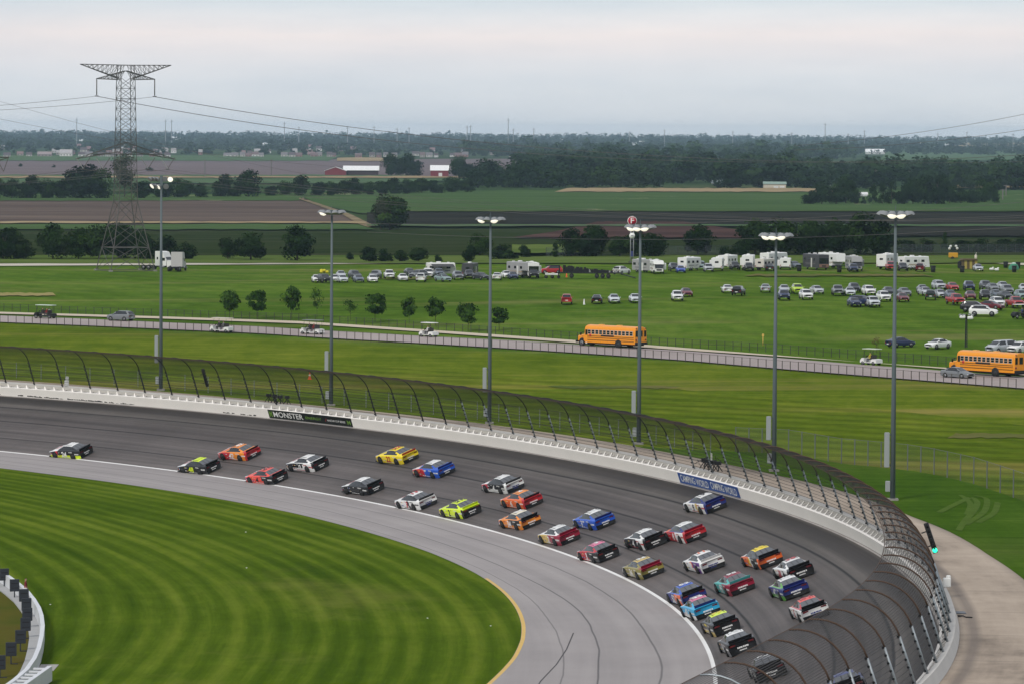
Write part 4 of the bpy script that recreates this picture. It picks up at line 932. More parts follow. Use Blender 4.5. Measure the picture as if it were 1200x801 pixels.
# thin far masts and pylons on the horizon
for i,(x,h) in enumerate(((89,17),(406,9),(437,10),(349,9),(464,8),(478,9),(546,11),(550,12),(594,20),(600,8),(624,9),(736,6),(777,8),(857,7),(926,6),(965,17),(992,5),(1011,9),(1097,6),(1131,8),(1185,6),(193,16),(200,16),(332,14))):
    D=9000; X=(x-600)/FPX*D; z=lot(X,D); yy=proj(X,D,z)[1]; b=MB(); top=(158+ROLL*(x-600))-h+1; hh=(yy-top)*D/FPX
    b.tube([(0,0,0),(0,0,hh)],[1.1,.6],mat('far_mast',(.25,.26,.28),.8),4); b.box((0,0,hh*.93),(6,.6,.8),mat('far_mast',(.25,.26,.28),.8)); tag(b.build('radio_mast',loc=(X,D,z)),'thin mast on the hazy horizon, %s from the left'%ordn(sorted([89,406,437,349,464,478,546,550,594,600,624,736,777,857,926,965,992,1011,1097,1131,1185,193,200,332]).index(x)),'mast','masts along the horizon')
# wooden utility poles
for i,(x,y,h) in enumerate(((240,207.5,20),(318,207,20),(464,207,19),(597,210,14),(1026,219,20),(1065,218,18),(973,218,14),(1105,217,12),(1179,230,13),(1175,235,13))):
    p=hit(x,y); D=math.hypot(p[0],p[1]); H=h*D/FPX; b=MB(); b.tube([(0,0,0),(0,0,H)],.35,mat('pole_wood',(.14,.13,.12),.9),5); b.box((0,0,H*.93),(3,.4,.3),mat('pole_wood',(.14,.13,.12),.9)); tag(b.build('utility_pole',loc=p),'wooden utility pole beyond the fields, %s listed from the left'%ORD[i],'utility pole','utility poles beyond the fields')
# ---------------------------------------------------------------- vehicles
GLASS=mat('car_glass',(.012,.014,.017),.08,spec=.6,coat=.3); RGLASS=mat('race_glass',(.10,.105,.115),.15,coat=.3); TYRE=mat('tyre_rubber',(.018,.018,.018),.85); RIM=mat('rim_metal',(.30,.30,.31),.35,.7); RIMD=mat('dark_rim',(.03,.03,.03),.5); TRIM=mat('black_trim',(.015,.015,.016),.6)
HL=mat('headlight_glass',(.55,.57,.6),.1,coat=1); TL=mat('tail_lamp_red',(.25,.01,.01),.2,coat=1)
_PC={}
def paint(rgb,rough=.32):
    k=(tuple(rgb),rough)
    if k not in _PC: _PC[k]=mat('car_paint',tuple(rgb),rough,coat=.12,spec=.35,var=.04,vscale=1.5)
    return _PC[k]
def shell(prof,xs):
    """prof dict of (x,val) lists -> sections and helper arrays"""
    def f(k,x): a=sorted(prof[k]); return np.interp(x,[p[0] for p in a],[p[1] for p in a])
    S=[]
    for x in xs:
        w_,zb,zs,zc,wg,wr=f('w',x),f('zb',x),f('zs',x),f('zc',x),f('wg',x),f('wr',x)
        zc=max(zc,zs+.005); g=zc-zs
        S.append([(w_*.93,zb),(w_,zb+(zs-zb)*.42),(w_*.985,zs-.07*min(1,(zs-zb)*3)),(w_*.94,zs),(wg,zs+g*.06),((wg+wr)/2,zs+g*.52),(wr,zs+g*.92),(wr*.55,zs+g*.99),(0,zc)])
    return S
def body_parts(prof,xs,cat_fn,mats,root,names):
    """cat_fn(x,j,zmid,side)->key ; mats key->material ; builds one mesh per key group in names {part:[keys]}"""
    S=shell(prof,xs); parts={n:MB() for n in names}; key2={k:n for n,ks in names.items() for k in ks}
    nx=len(xs); 
    V={}
    def vid(b,x,y,z):
        k=(round(x,3),round(y,3),round(z,3)); d=V.setdefault(id(b),{})
        if k not in d: d[k]=len(b.v); b.v.append((x,y,z))
        return d[k]
    def quad(pts,key):
        b=parts[key2[key]]; ids=[vid(b,*p) for p in pts]; u=[]
        for i in ids:
            if i not in u: u.append(i)
        if len(u)<3: return
        b.f.append(tuple(u)); b.m.append(b.mi(mats[key])); b.sm.append(key2[key]=='body')
    for i in range(nx-1):
        for sd in(1,-1):
            for j in range(8):
                a=S[i][j];b_=S[i][j+1];c=S[i+1][j+1];d=S[i+1][j]; xm=(xs[i]+xs[i+1])/2; zm=(a[1]+b_[1]+c[1]+d[1])/4
                key=cat_fn(xm,j,zm,sd); pts=[(xs[i],sd*a[0],a[1]),(xs[i],sd*b_[0],b_[1]),(xs[i+1],sd*c[0],c[1]),(xs[i+1],sd*d[0],d[1])]
                quad(pts if sd>0 else pts[::-1],key)
    for i,x in ((0,xs[0]),(nx-1,xs[-1])):
        for j in range(8):
            a,b_=S[i][j],S[i][j+1]; key=cat_fn(x,'end',(a[1]+b_[1])/2,0); pts=[(x,a[0],a[1]),(x,-a[0],a[1]),(x,-b_[0],b_[1]),(x,b_[0],b_[1])]
            quad(pts[::-1] if i==0 else pts,key)
    out={}
    for n,b in parts.items():
        if b.v: out[n]=b.build(n,root)
    return out
def wheel(root,x,y,r,wd,rim=RIM,name='wheel'):
    b=MB(); s=1 if y>0 else -1
    b.tube([(0,-wd/2,0),(0,-wd/2+.03,0),(0,wd/2-.03,0),(0,wd/2,0)],[r*.93,r,r,r*.93],TYRE,18)
    b.tube([(0,s*(wd/2-.02),0),(0,s*(wd/2+.008),0)],r*.6,rim,14); b.tube([(0,s*(wd/2),0),(0,s*(wd/2+.02),0)],r*.16,TRIM,8)
    for k in range(5):
        t=k*1.2566; b.box((r*.38*math.cos(t),s*(wd/2+.01),r*.38*math.sin(t)),(r*.12,.012,r*.34),TRIM if rim is RIM else RIMD,rot=Matrix.Rotation(-t+math.pi/2,3,'Y'))
    o=b.build(name,root,(x,y,r)); return o
def orient(root,x,y,z,ang,bank=0.,outn=None):
    root.location=(x,y,z); root.rotation_euler=(0,0,ang)
# ---- stock cars
RP=dict(w=[(2.47,.66),(2.40,.80),(2.25,.90),(1.95,.965),(1.5,.99),(.9,.97),(0,.955),(-.8,.97),(-1.4,.99),(-2.1,.965),(-2.47,.92)],
 zb=[(2.47,.10),(-2.0,.11),(-2.3,.16),(-2.47,.20)], zs=[(2.47,.42),(2.40,.52),(2.2,.62),(1.6,.76),(.9,.84),(0,.87),(-1.0,.92),(-1.7,.97),(-2.3,.96),(-2.47,.92)],
 zc=[(2.47,.46),(2.35,.60),(2.0,.72),(1.5,.83),(.98,.91),(.6,1.10),(.15,1.27),(-.2,1.325),(-.7,1.325),(-1.0,1.28),(-1.5,1.12),(-1.86,1.0),(-2.3,.99),(-2.47,.94)],
 wg=[(2.47,.50),(2.0,.72),(1.0,.82),(0,.80),(-1.5,.80),(-2.47,.80)],wr=[(2.47,.35),(2.0,.5),(1.0,.66),(.15,.57),(-1.0,.56),(-1.8,.66),(-2.47,.62)])
RX=[2.47,2.42,2.36,2.28,2.15,2.0,1.85,1.7,1.5,1.3,1.12,.98,.86,.72,.58,.44,.3,.15,.02,-.04,-.2,-.4,-.6,-.8,-.9,-1.0,-1.12,-1.25,-1.4,-1.55,-1.7,-1.78,-1.86,-2.0,-2.15,-2.3,-2.40,-2.47]
C=dict(k=(.012,.012,.014),w=(.72,.72,.71),r=(.46,.02,.03),or_=(.70,.13,.03),o=(.75,.24,.03),y=(.80,.62,.02),n=(.62,.78,.02),b=(.02,.09,.48),nv=(.02,.03,.17),mr=(.26,.01,.035),tl=(.05,.38,.36),lb=(.03,.36,.62),g=(.10,.35,.04),ol=(.25,.21,.05),gy=(.20,.20,.21),pk=(.62,.14,.26),pu=(.10,.03,.20),sal=(.72,.08,.06),gd=(.55,.40,.12),cr=(.72,.66,.52))
NUMG={}
def sidetext(txt,h):
    k=(txt,h)
    if k not in NUMG:
        V,F=text_mesh(txt,1.,.0,2,.12,bold=.035); xs_=[v[0] for v in V]; ys_=[v[1] for v in V]; s=h/(max(ys_)-min(ys_)); cx=(max(xs_)+min(xs_))/2; cy=(max(ys_)+min(ys_))/2
        NUMG[k]=([((x-cx)*s,(y-cy)*s) for x,y,z in V],F)
    return NUMG[k]
def sideY(x,z):   # y of the body side at (x,z)
    S=shell(RP,[x])[0]
    for a,b in zip(S[:-1],S[1:]):
        if a[1]<=z<=b[1]+1e-6: t=(z-a[1])/max(1e-6,b[1]-a[1]); return a[0]+(b[0]-a[0])*t
    return S[1][0]
def race_car(px,py,label,num=None,nc='w',sf='k',sr=None,hood=None,roof=None,deck=None,rear=None,low=None,spo='k',split=(0.,.0),pill=None,accent=None,yaw=0,rw=None):
    """sf/sr side front/rear colour, split=(x at sill, slant)"""
    sr=sr or sf; hood=hood or sf; roof=roof or sr; deck=deck or sr; rear=rear or deck; pill=pill or roof
    K=C; p=None
    root=tag(empty('race_car'),label,'race car','race cars running through the banked turn')
    mats={k:paint(K[v],.30) for k,v in dict(sf=sf,sr=sr,hood=hood,roof=roof,deck=deck,rear=rear,pill=pill,low=low or sf).items()}
    if accent: mats['acc']=paint(K[accent],.3)
    else: mats['acc']=mats['sf']
    mats['ws']=GLASS; mats['rw']=RGLASS; mats['win']=GLASS; mats['blk']=TRIM
    def cf(x,j,z,sd):
        if j=='end':
            if x<0: return 'blk' if z<.40 else ('deck' if z>.72 else 'rear')
            return 'blk' if .25<z<.40 else 'sf'
        if j<=3:
            if j==0 and low and z<.40: return 'low'
            sp=split[0]+split[1]*(z-.2)
            if j==3: return 'hood' if x>.98 else ('pill' if -1.86<x<=.98 else 'deck')
            if x<-2.2 : return 'rear'
            if accent and abs(x-sp)<.16: return 'acc'
            return 'sf' if x>sp else 'sr'
        if x>.98: return 'hood'
        if x<-1.86: return 'deck'
        if j in(4,5):
            if x>.80 or x<-1.42: return 'pill'
            if -.16<x<-.02 and False: return 'pill'
            if j==5 and (x>.42 or x<-1.12): return 'pill'
            return 'win'
        if x>.15: return 'ws'
        if x>-1.0: return 'roof'
        return 'rw' if j>=6 and not (x<-1.78) else 'pill'
    body_parts(RP,RX,cf,mats,root,{'body':['sf','sr','hood','roof','deck','rear','pill','low','acc','blk'],'windshield':['ws'],'rear_window':['rw'],'side_window':['win']})
    for x in(1.45,-1.32):
        for s in(1,-1):
            b=MB(); b.tube([(0,-.005,0),(0,.005,0)],.40,TRIM,18); b.build('wheel_arch',root,(x,s*.987,.34)); wheel(root,x,s*.88,.345,.27,RIMD)
    sm=paint(K[spo],.4); b=MB(); b.poly([(-2.30,-.78,.965),(-2.30,.78,.965),(-2.42,.80,1.19),(-2.42,-.80,1.19),(-2.33,-.78,.96),(-2.33,.78,.96),(-2.45,.80,1.185),(-2.45,-.80,1.185)],[(0,1,2,3),(7,6,5,4),(0,4,5,1),(3,2,6,7),(1,5,6,2),(0,3,7,4)],sm); b.build('spoiler',root)
    b=MB(); b.box((2.38,0,.10),(.34,1.75,.06),TRIM); b.build('splitter',root)
    for s in(1,-1):
        b=MB(); b.poly([(-2.475,s*.80,.74),(-2.475,s*.46,.76),(-2.475,s*.46,.83),(-2.475,s*.79,.84),(-2.462,s*.84,.70),(-2.462,s*.40,.74),(-2.462,s*.40,.85),(-2.462,s*.82,.86)],[(0,1,2,3),(0,4,5,1),(1,5,6,2),(2,6,7,3),(3,7,4,0)],mat('dark_lamp',(.10,.01,.012),.3)); b.build('tail_light',root)
        b=MB(); b.box((2.36,s*.62,.56),(.16,.30,.08),HL,rot=Matrix.Rotation(R(-s*20),3,'Z')); b.build('headlight',root)
    # rear window braces and roof rails
    b=MB()
    for y in(-.2,.2): b.poly([(-1.03,y-.02,1.275),(-1.03,y+.02,1.275),(-1.80,y+.02,1.028),(-1.80,y-.02,1.028)],[(0,1,2,3)],TRIM)
    for y in(-.42,.42): b.box((-.45,y,1.335),(.95,.015,.02),TRIM)
    b.build('window_braces',root)
    ncm=paint(K[nc],.4)
    if num:
        V,F=sidetext(num,.60)
        for s in(1,-1):
            b=MB(); b.poly([(.0-s*-1*0+ (-x if s>0 else x)+.02, s*(sideY((-x if s>0 else x)+.02,.50+y)+.008), .50+y) for x,y in V],[f if s>0 else f[::-1] for f in F] if False else F,ncm); b.build('door_number',root)
        V,F=sidetext(num,.62); b=MB(); b.poly([(-.40-x*.9 if False else -.40+y, -x, 1.345) for x,y in V],F,ncm); b.build('roof_number',root)
    # sponsor lettering blocks: quarter panel, rear bumper, hood, deck
    rr=random.Random(int(px*7+py)); alt='w' if sr!='w' else ('r' if nc!='r' else 'k'); am=paint(K[alt],.4)
    PALS=[paint(K[c],.4) for c in('w','y','r','b','w','k')]
    def strip_(x0,x1,z,h_,mm,nm='sponsor_lettering',rnd=False):
        b=MB()
        for s in(1,-1):
            x=x0
            while x>x1:
                w_=.05+.05*rr.random(); b.poly([(x,s*(sideY(x,z)+.008),z),(x-w_,s*(sideY(x-w_,z)+.008),z),(x-w_,s*(sideY(x-w_,z+h_)+.008),z+h_),(x,s*(sideY(x,z+h_)+.008),z+h_)],[(0,1,2,3)],rr.choice(PALS) if rnd else mm); x-=w_+.025
        b.build(nm,root)
    strip_(-1.66,-2.25,.56,.13,am); strip_(-.78,-1.30,.74,.09,am); strip_(2.2,1.86,.36,.10,am,rnd=True); strip_(2.1,1.84,.50,.08,am,rnd=True); strip_(1.02,.62,.62,.07,am,rnd=True); strip_(1.02,.55,.30,.09,am,rnd=True); strip_(.5,-.9,.17,.07,am)
    b=MB(); am2=paint(K['w' if rear!='w' else ('nv' if nc!='k' else 'r')],.4); y=-.36
    while y<.36: w_=.05+.04*rr.random(); b.box((-2.479,y,.58),(.008,w_,.10),am2); y+=w_+.02
    y=-.2
    while y<.25: w_=.04+.03*rr.random(); b.box((-2.479,y,.40),(.008,w_,.07),am2); y+=w_+.02
    b.build('bumper_lettering',root)
    b=MB(); hm=paint(K['w' if hood!='w' else 'r'],.4); y=-.45
    while y<.45:
        w_=.09+.07*rr.random(); b.poly([(1.75,y,.80),(1.75,y+w_,.80),(1.45,y+w_,.865),(1.45,y,.865)],[(0,1,2,3)],hm); y+=w_+.03
    b.build('hood_lettering',root)
    # pose on the banking
    q=hit(px,py); s_,o_=so(q[0],q[1]); h=float(np.interp(s_,CS,CH))
    fw=Vector((-math.sin(h),math.cos(h),0)); outw=Vector((math.cos(h),math.sin(h),0))
    yaw=yaw+7
    if yaw: rz=Matrix.Rotation(R(yaw),3,'Z'); fw=rz@fw; outw=rz@outw
    left=-outw; bt=BETA if o_>0 else 0
    left=(left*math.cos(bt)+Vector((0,0,-math.sin(bt)))); up=fw.cross(left)
    root.rotation_euler=Matrix((fw,left,up)).transposed().to_euler(); root.location=Vector(q)-up*.02; root.scale=(1.07,1.07,1.07)
    return root
RACE=[
 (84,533,'black white-roofed race car with red and neon door, alone in the lead at far left',dict(num='24',nc='w',sf='k',sr='k',low='n',split=(1.15,.1),accent='r',hood='w',roof='w',deck='k',rear='k',pill='k')),
 (234,551,'black race car numbered 48 with neon yellow roof',dict(num='48',nc='n',sf='k',hood='w',roof='n',deck='k',rear='k',pill='k')),
 (281,535,'red and orange race car numbered 42',dict(num='42',nc='w',sf='r',sr='o',split=(-.3,.5),hood='or_',roof='o',deck='r',rear='r',pill='o',accent='o')),
 (313,563,'salmon red race car with black tail, numbered 41',dict(num='41',nc='k',sf='sal',sr='k',split=(-.95,.7),hood='sal',roof='sal',deck='k',rear='k',pill='sal')),
 (361,548,'white race car with black nose and black tail, numbered 10',dict(num='10',nc='w',sf='k',sr='w',split=(-.2,-.9),hood='w',roof='w',deck='k',rear='k',pill='w',low='w')),
 (426,575,'black race car numbered 1 with white streaked roof',dict(num='1',nc='w',sf='k',hood='w',roof='w',deck='k',rear='k',pill='k')),
 (466,539,'bright yellow race car with red nose, numbered 22',dict(num='22',nc='r',sf='y',hood='y',roof='y',deck='y',rear='y',pill='y',spo='r',split=(1.2,.2),sr='y')),
 (509,555,'blue race car with red nose, numbered 17',dict(num='17',nc='w',sf='r',sr='b',split=(.0,.2),hood='w',roof='w',deck='b',rear='b',pill='b',spo='nv')),
 (488,592,'white race car numbered 13 with black and red digits',dict(num='13',nc='r',sf='w',sr='w',hood='w',roof='w',deck='w',rear='w',pill='k',accent='k',split=(-.6,.4))),
 (540,602,'neon yellow race car numbered 21 with black lower tail',dict(num='21',nc='k',sf='n',hood='n',roof='n',deck='n',rear='k',pill='n',spo='n')),
 (590,573,'black race car with red nose and white tail, numbered 14',dict(num='14',nc='w',sf='r',sr='k',split=(.8,.2),hood='w',roof='w',deck='w',rear='w',pill='k',low='w')),
 (612,591,'orange-red race car numbered 6',dict(num='6',nc='w',sf='or_',hood='or_',roof='o',deck='r',rear='r',pill='or_')),
 (610,615,'orange-yellow and black race car numbered 34',dict(num='34',nc='w',sf='o',sr='k',split=(-.5,1.0),hood='o',roof='cr',deck='k',rear='o',pill='o',low='o')),
 (656,633,'white and maroon race car with gold flank, numbered 12',dict(num='12',nc='w',sf='gd',sr='mr',split=(-.4,.3),hood='w',roof='w',deck='mr',rear='mr',pill='w',spo='mr',accent='mr')),
 (697,615,'bright blue race car numbered 37',dict(num='37',nc='w',sf='b',hood='b',roof='w',deck='b',rear='b',pill='b',spo='nv')),
 (702,653,'red race car with black tail, numbered 3',dict(num='3',nc='w',sf='r',sr='k',split=(-.4,.3),hood='k',roof='pk',deck='k',rear='k',pill='r')),
 (757,638,'white-roofed race car with black flank and black tail, in the middle of the pack',dict(num='4',nc='w',sf='k',sr='w',split=(-1.0,.6),hood='w',roof='w',deck='k',rear='k',pill='w')),
 (804,630,'red race car with white roof edge and white-striped red tail, numbered 8',dict(num='8',nc='w',sf='r',sr='w',split=(-.5,.3),hood='or_',roof='w',deck='r',rear='r',pill='nv',spo='mr')),
 (827,596,'white race car with navy tail, numbered 9, highest on the banking',dict(num='9',nc='k',sf='w',sr='w',hood='w',roof='w',deck='nv',rear='nv',pill='nv',spo='nv',accent='gd',split=(-.75,.3))),
 (755,672,'olive and yellow camouflage race car numbered 36',dict(num='36',nc='w',sf='ol',sr='ol',split=(-1.0,.3),hood='ol',roof='gd',deck='mr',rear='ol',pill='ol',low='ol',spo='mr')),
 (826,665,'white race car with purple and orange flank, numbered 11',dict(num='11',nc='or_',sf='w',sr='pu',split=(-.9,1.4),hood='w',roof='w',deck='w',rear='w',pill='w',spo='w',accent='or_')),
 (894,660,'black race car with yellow roof and orange tail corners',dict(num='18',nc='y',sf='or_',sr='k',split=(-.6,.5),hood='w',roof='y',deck='k',rear='or_',pill='k',accent='w')),
 (931,674,'white race car with black tail beside the green and navy one',dict(num='38',nc='r',sf='w',sr='w',hood='w',roof='w',deck='k',rear='k',pill='w',low='k')),
 (862,691,'maroon race car with teal flank, numbered 95',dict(num='95',nc='w',sf='tl',sr='mr',split=(-.8,.5),hood='tl',roof='mr',deck='mr',rear='mr',pill='tl',spo='tl')),
 (926,696,'navy blue race car with green pillars, numbered 47',dict(num='47',nc='w',sf='nv',sr='nv',hood='w',roof='w',deck='nv',rear='nv',pill='g',spo='nv',low='g')),
 (806,703,'dark blue race car with orange and red flank, partly behind the sky blue one',dict(num='52',nc='w',sf='nv',sr='or_',split=(-.7,.6),hood='w',roof='b',deck='k',rear='nv',pill='b')),
 (822,719,'sky blue race car with pink and white roof, numbered 43',dict(num='43',nc='w',sf='lb',sr='lb',hood='w',roof='pk',deck='lb',rear='lb',pill='lb',spo='nv',low='w')),
 (950,721,'white and orange race car with reddish roof nearest the fence',dict(num='51',nc='r',sf='w',sr='w',hood='or_',roof='sal',deck='k',rear='w',pill='r',low='w')),
 (846,738,'black race car with neon yellow-green roof',dict(num='77',nc='y',sf='k',sr='k',hood='k',roof='n',deck='k',rear='k',pill='k',low='gd')),
 (866,761,'black and white race car just above the fence tip',dict(num='15',nc='w',sf='k',sr='k',hood='w',roof='w',deck='k',rear='k',pill='k',low='gy')),
 (901,791,'black race car seen through the overhanging fence at the bottom',dict(num='00',nc='w',sf='k',hood='k',roof='gy',deck='k',rear='k',pill='k')),
 (996,812,'dark blue car showing only its roof at the bottom edge',dict(num=None,sf='nv',hood='nv',roof='nv',deck='k',rear='k',pill='nv')),
]
for px,py,lab,kw in RACE: race_car(px,py,lab,**kw)

# ---- road cars
CP={
'sedan':dict(L=4.75,w=[(2.37,.62),(2.25,.80),(1.9,.89),(0,.91),(-1.9,.89),(-2.25,.82),(-2.37,.70)],zb=[(2.37,.32),(1.9,.22),(-1.9,.22),(-2.37,.34)],zs=[(2.37,.62),(2.1,.74),(1.2,.90),(0,.94),(-1.6,.97),(-2.2,.96),(-2.37,.86)],
  zc=[(2.37,.66),(2.1,.80),(1.15,.98),(.35,1.40),(0,1.46),(-.6,1.46),(-1.0,1.40),(-1.75,1.06),(-2.3,1.02),(-2.37,.92)],wg=[(2.37,.5),(1,.80),(-1.6,.80),(-2.37,.7)],wr=[(2.37,.4),(1.0,.66),(.3,.58),(-1.0,.57),(-1.8,.66),(-2.37,.55)],ws=(1.15,.35),rw=(-1.0,-1.75),win=(.95,-1.35),roof=(.35,-1.0),wx=(1.42,-1.38),wr_=.33),
'suv':dict(L=4.7,w=[(2.35,.70),(2.25,.86),(1.9,.93),(0,.95),(-2.0,.93),(-2.35,.86)],zb=[(2.35,.42),(1.9,.28),(-1.9,.28),(-2.35,.42)],zs=[(2.35,.78),(2.1,.96),(1.2,1.08),(0,1.10),(-2.2,1.14),(-2.35,1.06)],
  zc=[(2.35,.84),(2.1,1.04),(1.15,1.16),(.5,1.62),(.1,1.72),(-1.4,1.72),(-1.95,1.64),(-2.28,1.18),(-2.35,1.10)],wg=[(2.35,.55),(1,.84),(-2.1,.84),(-2.35,.8)],wr=[(2.35,.5),(1,.70),(.4,.66),(-1.9,.64),(-2.35,.66)],ws=(1.15,.5),rw=(-1.95,-2.28),win=(1.0,-1.9),roof=(.5,-1.95),wx=(1.42,-1.42),wr_=.37),
'pickup':dict(L=5.6,w=[(2.8,.76),(2.7,.90),(2.2,.98),(0,.99),(-2.6,.97),(-2.8,.93)],zb=[(2.8,.5),(2.3,.36),(-2.4,.38),(-2.8,.5)],zs=[(2.8,.92),(2.6,1.06),(1.6,1.16),(0,1.17),(-.55,1.17),(-2.8,1.17)],
  zc=[(2.8,.98),(2.6,1.12),(1.55,1.24),(.9,1.74),(.5,1.84),(-.35,1.84),(-.62,1.78),(-.78,1.19),(-2.8,1.18)],wg=[(2.8,.6),(1.4,.86),(-.7,.86),(-.8,.84),(-2.8,.84)],wr=[(2.8,.5),(1.4,.74),(.8,.70),(-.6,.70),(-.9,.5),(-2.8,.5)],ws=(1.55,.9),rw=(-.62,-.78),win=(1.35,-.60),roof=(.9,-.62),wx=(1.75,-1.75),wr_=.40),
'van':dict(L=5.2,w=[(2.6,.72),(2.5,.88),(2.1,.96),(0,.99),(-2.4,.98),(-2.6,.92)],zb=[(2.6,.42),(2.2,.26),(-2.2,.26),(-2.6,.40)],zs=[(2.6,.82),(2.4,.98),(1.8,1.10),(0,1.14),(-2.5,1.16),(-2.6,1.10)],
  zc=[(2.6,.88),(2.4,1.06),(1.85,1.22),(1.1,1.72),(.7,1.84),(-2.0,1.86),(-2.45,1.76),(-2.58,1.2),(-2.6,1.14)],wg=[(2.6,.55),(1.7,.86),(-2.4,.88),(-2.6,.84)],wr=[(2.6,.5),(1.7,.74),(1,.70),(-2.3,.70),(-2.6,.70)],ws=(1.85,1.1),rw=(-2.45,-2.58),win=(1.6,-2.35),roof=(1.1,-2.45),wx=(1.6,-1.6),wr_=.36)}
_MAKE={}
def make_car(kind,rgb):
    """a first copy of each kind and colour; later ones are copied"""
    P_=CP[kind]; root=empty('car'); xs=sorted(set([p[0] for k in('w','zs','zc','wg','wr') for p in P_[k]]+list(np.linspace(-P_['L']/2+.1,P_['L']/2-.1,16).round(2))),reverse=True)
    xs=[x for x in xs if abs(x)<=P_['L']/2]; pm=paint(rgb); mats=dict(p=pm,ws=GLASS,rw=GLASS,win=GLASS,blk=TRIM)
    def cf(x,j,z,sd):
        if j=='end': return 'blk' if z<.45 and kind!='sedan' or z<.36 else 'p'
        if j==0 and z<.32: return 'blk'
        if j<=3: return 'p'
        w0,w1=P_['win']
        if j in(4,5):
            if w1<x<w0 and not(j==5 and (x>P_['ws'][1]+.12 or x<w1+.15)) : 
                return 'p' if (abs(x-(w0+w1)/2)<.05) else 'win'
            return 'p'
        if P_['ws'][1]<x<P_['ws'][0]: return 'ws'
        if P_['rw'][1]<x<P_['rw'][0]: return 'rw' if j>=6 or kind!='sedan' else 'p'
        return 'p'
    body_parts(P_,xs,cf,mats,root,{'body':['p','blk'],'windshield':['ws'],'rear_window':['rw'],'side_window':['win']})
    hL=P_['L']/2; zs=float(np.interp(hL-.15,sorted([p[0] for p in P_['zs']]),[p[1] for p in sorted(P_['zs'])])); wy=float(np.interp(hL-.1,[p[0] for p in sorted(P_['w'])],[p[1] for p in sorted(P_['w'])]))
    for s in(1,-1):
        b=MB(); b.bbox((hL-.13,s*(wy-.20),zs-.10),(.22,.36,.13),HL,.03,rot=Matrix.Rotation(R(-14*s),3,'Z')); b.build('headlight',root)
        b=MB(); b.bbox((-hL+.06,s*(wy-.17),zs-.08),(.16,.26,.16),TL,.03); b.build('tail_light',root)
        b=MB(); b.bbox((P_['ws'][0]-.25,s*(P_['w'][3][1]+.12),zs+.22),(.12,.2,.14),pm,.03); b.build('mirror',root)
        for x in P_['wx']:
            w0=float(np.interp(x,[p[0] for p in sorted(P_['w'])],[p[1] for p in sorted(P_['w'])]))
            b=MB(); b.tube([(0,-.006,0),(0,.006,0)],P_['wr_']+.06,TRIM,18); b.build('wheel_arch',root,(x,s*(w0-.001),P_['wr_'])); wheel(root,x,s*(w0-.09),P_['wr_'],.23)
    b=MB(); b.bbox((hL-.02,0,zs-.17),(.06,wy*1.05,.14 if kind=='sedan' else .24),TRIM,.02); b.build('grille',root)
    b=MB(); b.box((-hL-.005,0,zs-.22),(.02,.45,.13),mat('number_plate',(.6,.6,.58),.5)); b.build('number_plate',root)
    if kind=='pickup':
        b=MB(); b.box((-1.85,0,1.186),(1.75,1.55,.012),TRIM); b.build('truck_bed',root)
    return root
COL=dict(white=(.70,.70,.69),silver=(.40,.42,.44),grey=(.16,.17,.18),dark=(.035,.038,.045),black=(.012,.012,.014),navy=(.018,.028,.075),blue=(.02,.06,.35),red=(.33,.015,.02),maroon=(.12,.012,.02),teal=(.20,.27,.27),lime=(.42,.58,.03),green=(.02,.035,.025),bluegrey=(.10,.12,.15),pale=(.52,.55,.57))
def yaw_of(p,a):  # a=0 faces the camera, 90 faces right in the picture, 180 away, -90 left
    base=math.atan2(-p[1],-p[0]); return base+R(a)
def put_car(px,py,kind,col,a,label,cat='car',group='cars parked in the meadow'):
    k=(kind,col); p=hit(px,py-1.0)
    if k in _MAKE: r=copy_tree(_MAKE[k])
    else: r=make_car(kind,COL[col]); _MAKE[k]=r
    r.name={'sedan':'parked_car','suv':'parked_suv','pickup':'pickup_truck','van':'parked_van'}[kind]
    r.location=p; r.rotation_euler=(0,0,yaw_of(p,a)); r.scale=(.94,.94,.94); tag(r,label,cat,group); r['group']=group or 'vehicles'
    return r
A_='left lot, '
